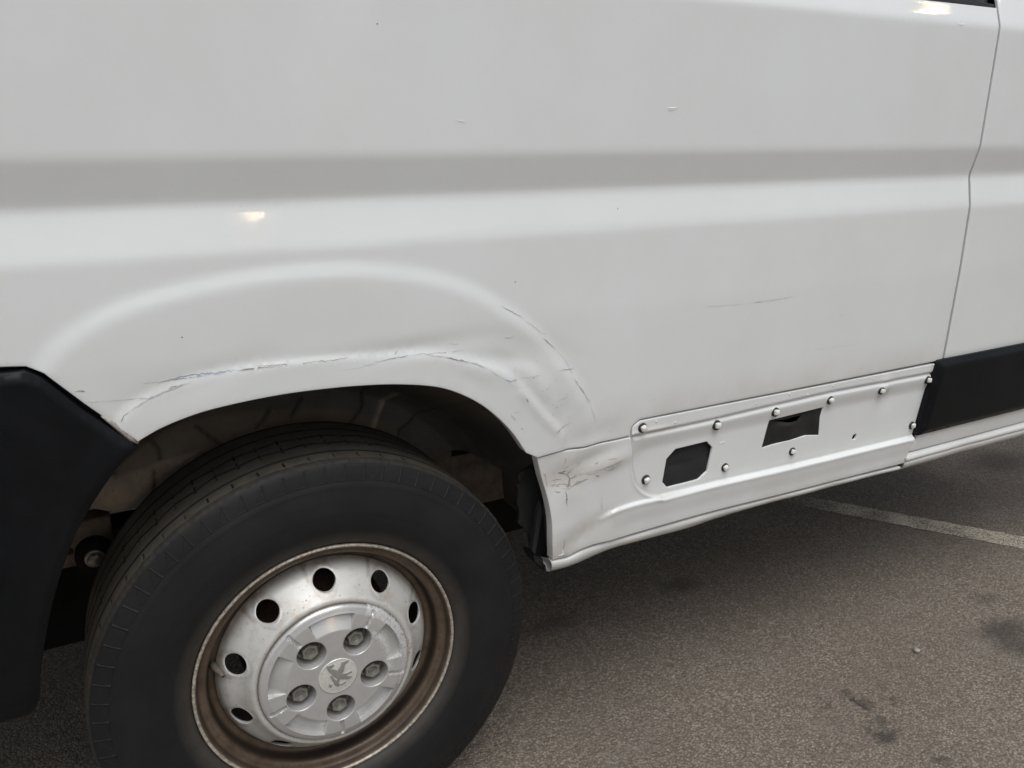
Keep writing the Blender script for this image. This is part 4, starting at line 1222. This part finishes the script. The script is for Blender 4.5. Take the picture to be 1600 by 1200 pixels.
def cap_mask(x, z):
    r = np.hypot(x, z)
    a = np.degrees(np.arctan2(z, x))
    m1 = np.exp(-(pdist(np.array(WR), x, z, False) / .0045) ** 2) * 1.2
    m2 = sstep(.110, .115, r) * ((a > -28) & (a < 62)) * .9
    return np.clip(m1 + m2, 0, 1)
def cap_dirt(x, z):
    r = np.hypot(x, z)
    return .9 * sstep(.1245, .1262, r)
def pocket_loop(h, half, r0, r1):
    a0 = h + math.radians(36)
    aa = np.linspace(a0 - half, a0 + half, 26)
    return np.vstack([np.stack([r0 * np.cos(aa), r0 * np.sin(aa)], 1), np.stack([r1 * np.cos(aa[::-1]), r1 * np.sin(aa[::-1])], 1)])
lps = []
for h in BA:
    lps.append(pocket_loop(h, math.radians(19.5) + .008, .0838, .1129))
    lps.append(pocket_loop(h, math.radians(19.5) - .005, .0846, .1111))
wells = [circle(WELL, (PCD * math.cos(a), PCD * math.sin(a)), 48) for a in BA]
cap = sheet('hub_cap', circle(.1258, h=.003), cap_y, .0017, 'cap', wheel, holes=wells, loops=lps, r=.0006, depth=.006, hr=.0016, hdepth=.003,
            attr={'mask': cap_mask, 'dirt_shade': cap_dirt})
sharp(cap, 40)
w0 = None
for a in BA:
    cx, cz = PCD * math.cos(a), PCD * math.sin(a)
    if w0 is None:
        k = 40
        pr = [(WELL - .0015, CAPY + .0030), (WELL - .0022, CAPY + .012), (WELL - .0042, CAPY + .024), (WELL - .0075, CAPY + .0265), (.0125, CAPY + .0270), (.0120, CAPY + .034)]
        w0 = lathe('bolt_well', pr, k, 'cap', wheel, attr={'mask': lambda r, y: 0 * r, 'dirt_shade': lambda r, y: sstep(CAPY + .006, CAPY + .028, y) * .85})  # colour darkens towards the bottom of the well
        hv = []
        for y, r_, n_ in ((.034, .0136, 0), (.0105, .0136, 0), (.0090, .0126, 0), (.0088, .0094, 1), (.0120, .0084, 1), (.0150, .0068, 1), (.0150, .0036, 1)):
            for j in range(24):
                t = 2 * math.pi * j / 24
                f_ = 1.0 if n_ else 1 / math.cos(((t + math.pi / 6) % (math.pi / 3)) - math.pi / 6) * .90
                hv.append((r_ * f_ * math.cos(t), CAPY + y, r_ * f_ * math.sin(t)))
        hf = [(q * 24 + j, q * 24 + (j + 1) % 24, (q + 1) * 24 + (j + 1) % 24, (q + 1) * 24 + j) for q in range(6) for j in range(24)] + [tuple(range(144, 168))]
        b0 = sharp(obj('wheel_bolt', hv, hf, 'zinc', wheel), 25)
        w_, b_ = w0, b0
    else:
        w_ = w0.copy(); COL.objects.link(w_)
        b_ = b0.copy(); COL.objects.link(b_)
    w_.location = (cx, 0, cz)
    b_.location = (cx, 0, cz)
    b_.rotation_euler = (0, a * 1.7 + .3, 0)
# emblem medallion with a raised rampant lion
lathe('emblem_disc', [(.0318, CAPY + .004), (.0320, CAPY - .0006), (.0314, CAPY - .0012), (.0304, CAPY - .0008), (.028, CAPY - .0012), (.018, CAPY - .0020), (.008, CAPY - .0024), (.0003, CAPY - .0025)], 96, 'chrome', wheel)
EM = [[(-0.0180, 0.3875), (-0.0136, 0.3780), (-0.0080, 0.3696), (-0.0016, 0.3622), (0.0069, 0.3580), (0.0163, 0.3542), (0.0220, 0.3555), (0.0216, 0.3581), (0.0166, 0.3597), (0.0120, 0.3634), (0.0229, 0.3655), (0.0222, 0.3681), (0.0119, 0.3665), (0.0054, 0.3688), (0.0091, 0.3728), (0.0126, 0.3841), (0.0182, 0.3871), (0.0192, 0.3901), (0.0126, 0.3898), (0.0073, 0.3895), (0.0065, 0.3855), (-0.0001, 0.3765), (-0.0084, 0.3824), (-0.0127, 0.3824), (-0.0056, 0.3882), (-0.0067, 0.3901), (-0.0159, 0.3901)],
      [(-0.0016, 0.3618), (0.0020, 0.3597), (-0.0008, 0.3539), (0.0019, 0.3477), (-0.0020, 0.3461), (-0.0061, 0.3506), (-0.0082, 0.3571), (-0.0119, 0.3666), (-0.0135, 0.3700), (-0.0110, 0.3712), (-0.0066, 0.3617), (-0.0030, 0.3583)],
      [(0.0026, 0.3490), (0.0110, 0.3517), (0.0122, 0.3498), (0.0050, 0.3466)],
      [(-0.0171, 0.3589), (-0.0147, 0.3555), (-0.0165, 0.3512), (-0.0130, 0.3480), (-0.0112, 0.3517), (-0.0131, 0.3543), (-0.0139, 0.3514)]]
for q in EM:
    q = [(x, z - .365) for x, z in q]
    q = line(q + q[:1], .0012)[:-1]
    sheet('emblem_lion', q, lambda x, z: CAPY - .0013 - .0014 * np.exp(-(np.hypot(x, z) / .02) ** 2) - .0009, .0012, 'chrome2', wheel, r=.0005, depth=.0022)
# valve stem
va = math.radians(168)
V, F = tube([(.187 * math.cos(va), .040, .187 * math.sin(va)), (.184 * math.cos(va), .028, .184 * math.sin(va)), (.178 * math.cos(va), .014, .178 * math.sin(va)), (.1765 * math.cos(va), .009, .1765 * math.sin(va)), (.176 * math.cos(va), .006, .176 * math.sin(va))], [.0064, .0052, .0044, .0042, .0040], 12)
obj('valve_stem', V, F, 'rail', wheel)

# ------------------------------------------------------------------ two lit lamps across the car park, mirrored in the paint
def lamp(pos, base_r, label):
    x, y, z = pos
    root = tag(empty('street_lamp', (x, y - .35, 0)), label, 'street lamp', 'lit lamps across the car park')
    obj('post', *tube([(0, 0, 0), (0, 0, z * .6), (0, 0, z + .06)], [.06, .05, .04], 14), 'pole', root)
    obj('arm', *tube([(0, 0, z + .05), (0, .2, z + .07), (0, .42, z + .065)], .022, 10), 'pole', root)
    bevelled(obj('lamp_head', *box((-.11, .22, z + .03), (.11, .47, z + .09)), 'lamp', root, smooth=False), .01)
    V, F = [], []
    for i in range(9):
        p_ = math.pi * i / 8
        for j in range(16):
            t = 2 * math.pi * j / 16
            V.append((base_r * math.sin(p_) * math.cos(t), .35 + base_r * math.sin(p_) * math.sin(t), z - .02 + base_r * math.cos(p_)))
    F = [(i * 16 + j, (i + 1) * 16 + j, (i + 1) * 16 + (j + 1) % 16, i * 16 + (j + 1) % 16) for i in range(8) for j in range(16)]
    obj('bulb', V, F, 'bulb', root)
lamp((1.05, -5.7, 3.15), .05, 'slim street lamp with a warm bulb standing behind the camera')
lamp((5.93, -2.4, 4.2), .03, 'slim street lamp with a warm bulb ahead of the van')

# ------------------------------------------------------------------ low unseen buildings added for faint reflections in the paint
M['render'] = simple('building_render', (0.42, 0.40, 0.36), 0.9, nscale=1.5, var=0.12).m
M['roof_grey'] = simple('roof_sheet', (0.16, 0.16, 0.165), 0.7, nscale=3).m
M['pane'] = simple('window_pane', (0.03, 0.035, 0.04), 0.08, spec=0.6, nscale=1).m
def building(x0, x1, y, h, nwin, label):
    w = x1 - x0
    root = tag(empty('unseen_building', ((x0 + x1) / 2, y, 0)), label, 'building', 'unseen buildings added for reflections')
    obj('wall', *box((-w / 2, -6, 0), (w / 2, 0, h)), 'render', root, smooth=False)
    obj('roof', *box((-w / 2 - .3, -6.3, h + .003), (w / 2 + .3, .3, h + .25)), 'roof_grey', root, smooth=False)
    for i in range(nwin):
        cx = -w / 2 + w * (i + .5) / nwin
        fr = obj('window', *box((cx - .75, .002, 1.0), (cx + .75, .05, 2.3)), 'pole', root, smooth=False)
        obj('pane', *box((cx - .67, .052, 1.08), (cx + .67, .058, 2.22)), 'pane', fr, smooth=False)
building(-9.0, 3.5, -15.0, 3.4, 5, 'low rendered building with a row of five windows, unseen and added for paint reflections')
building(6.5, 22.0, -13.0, 4.6, 6, 'taller rendered building with six windows, unseen and added for paint reflections')
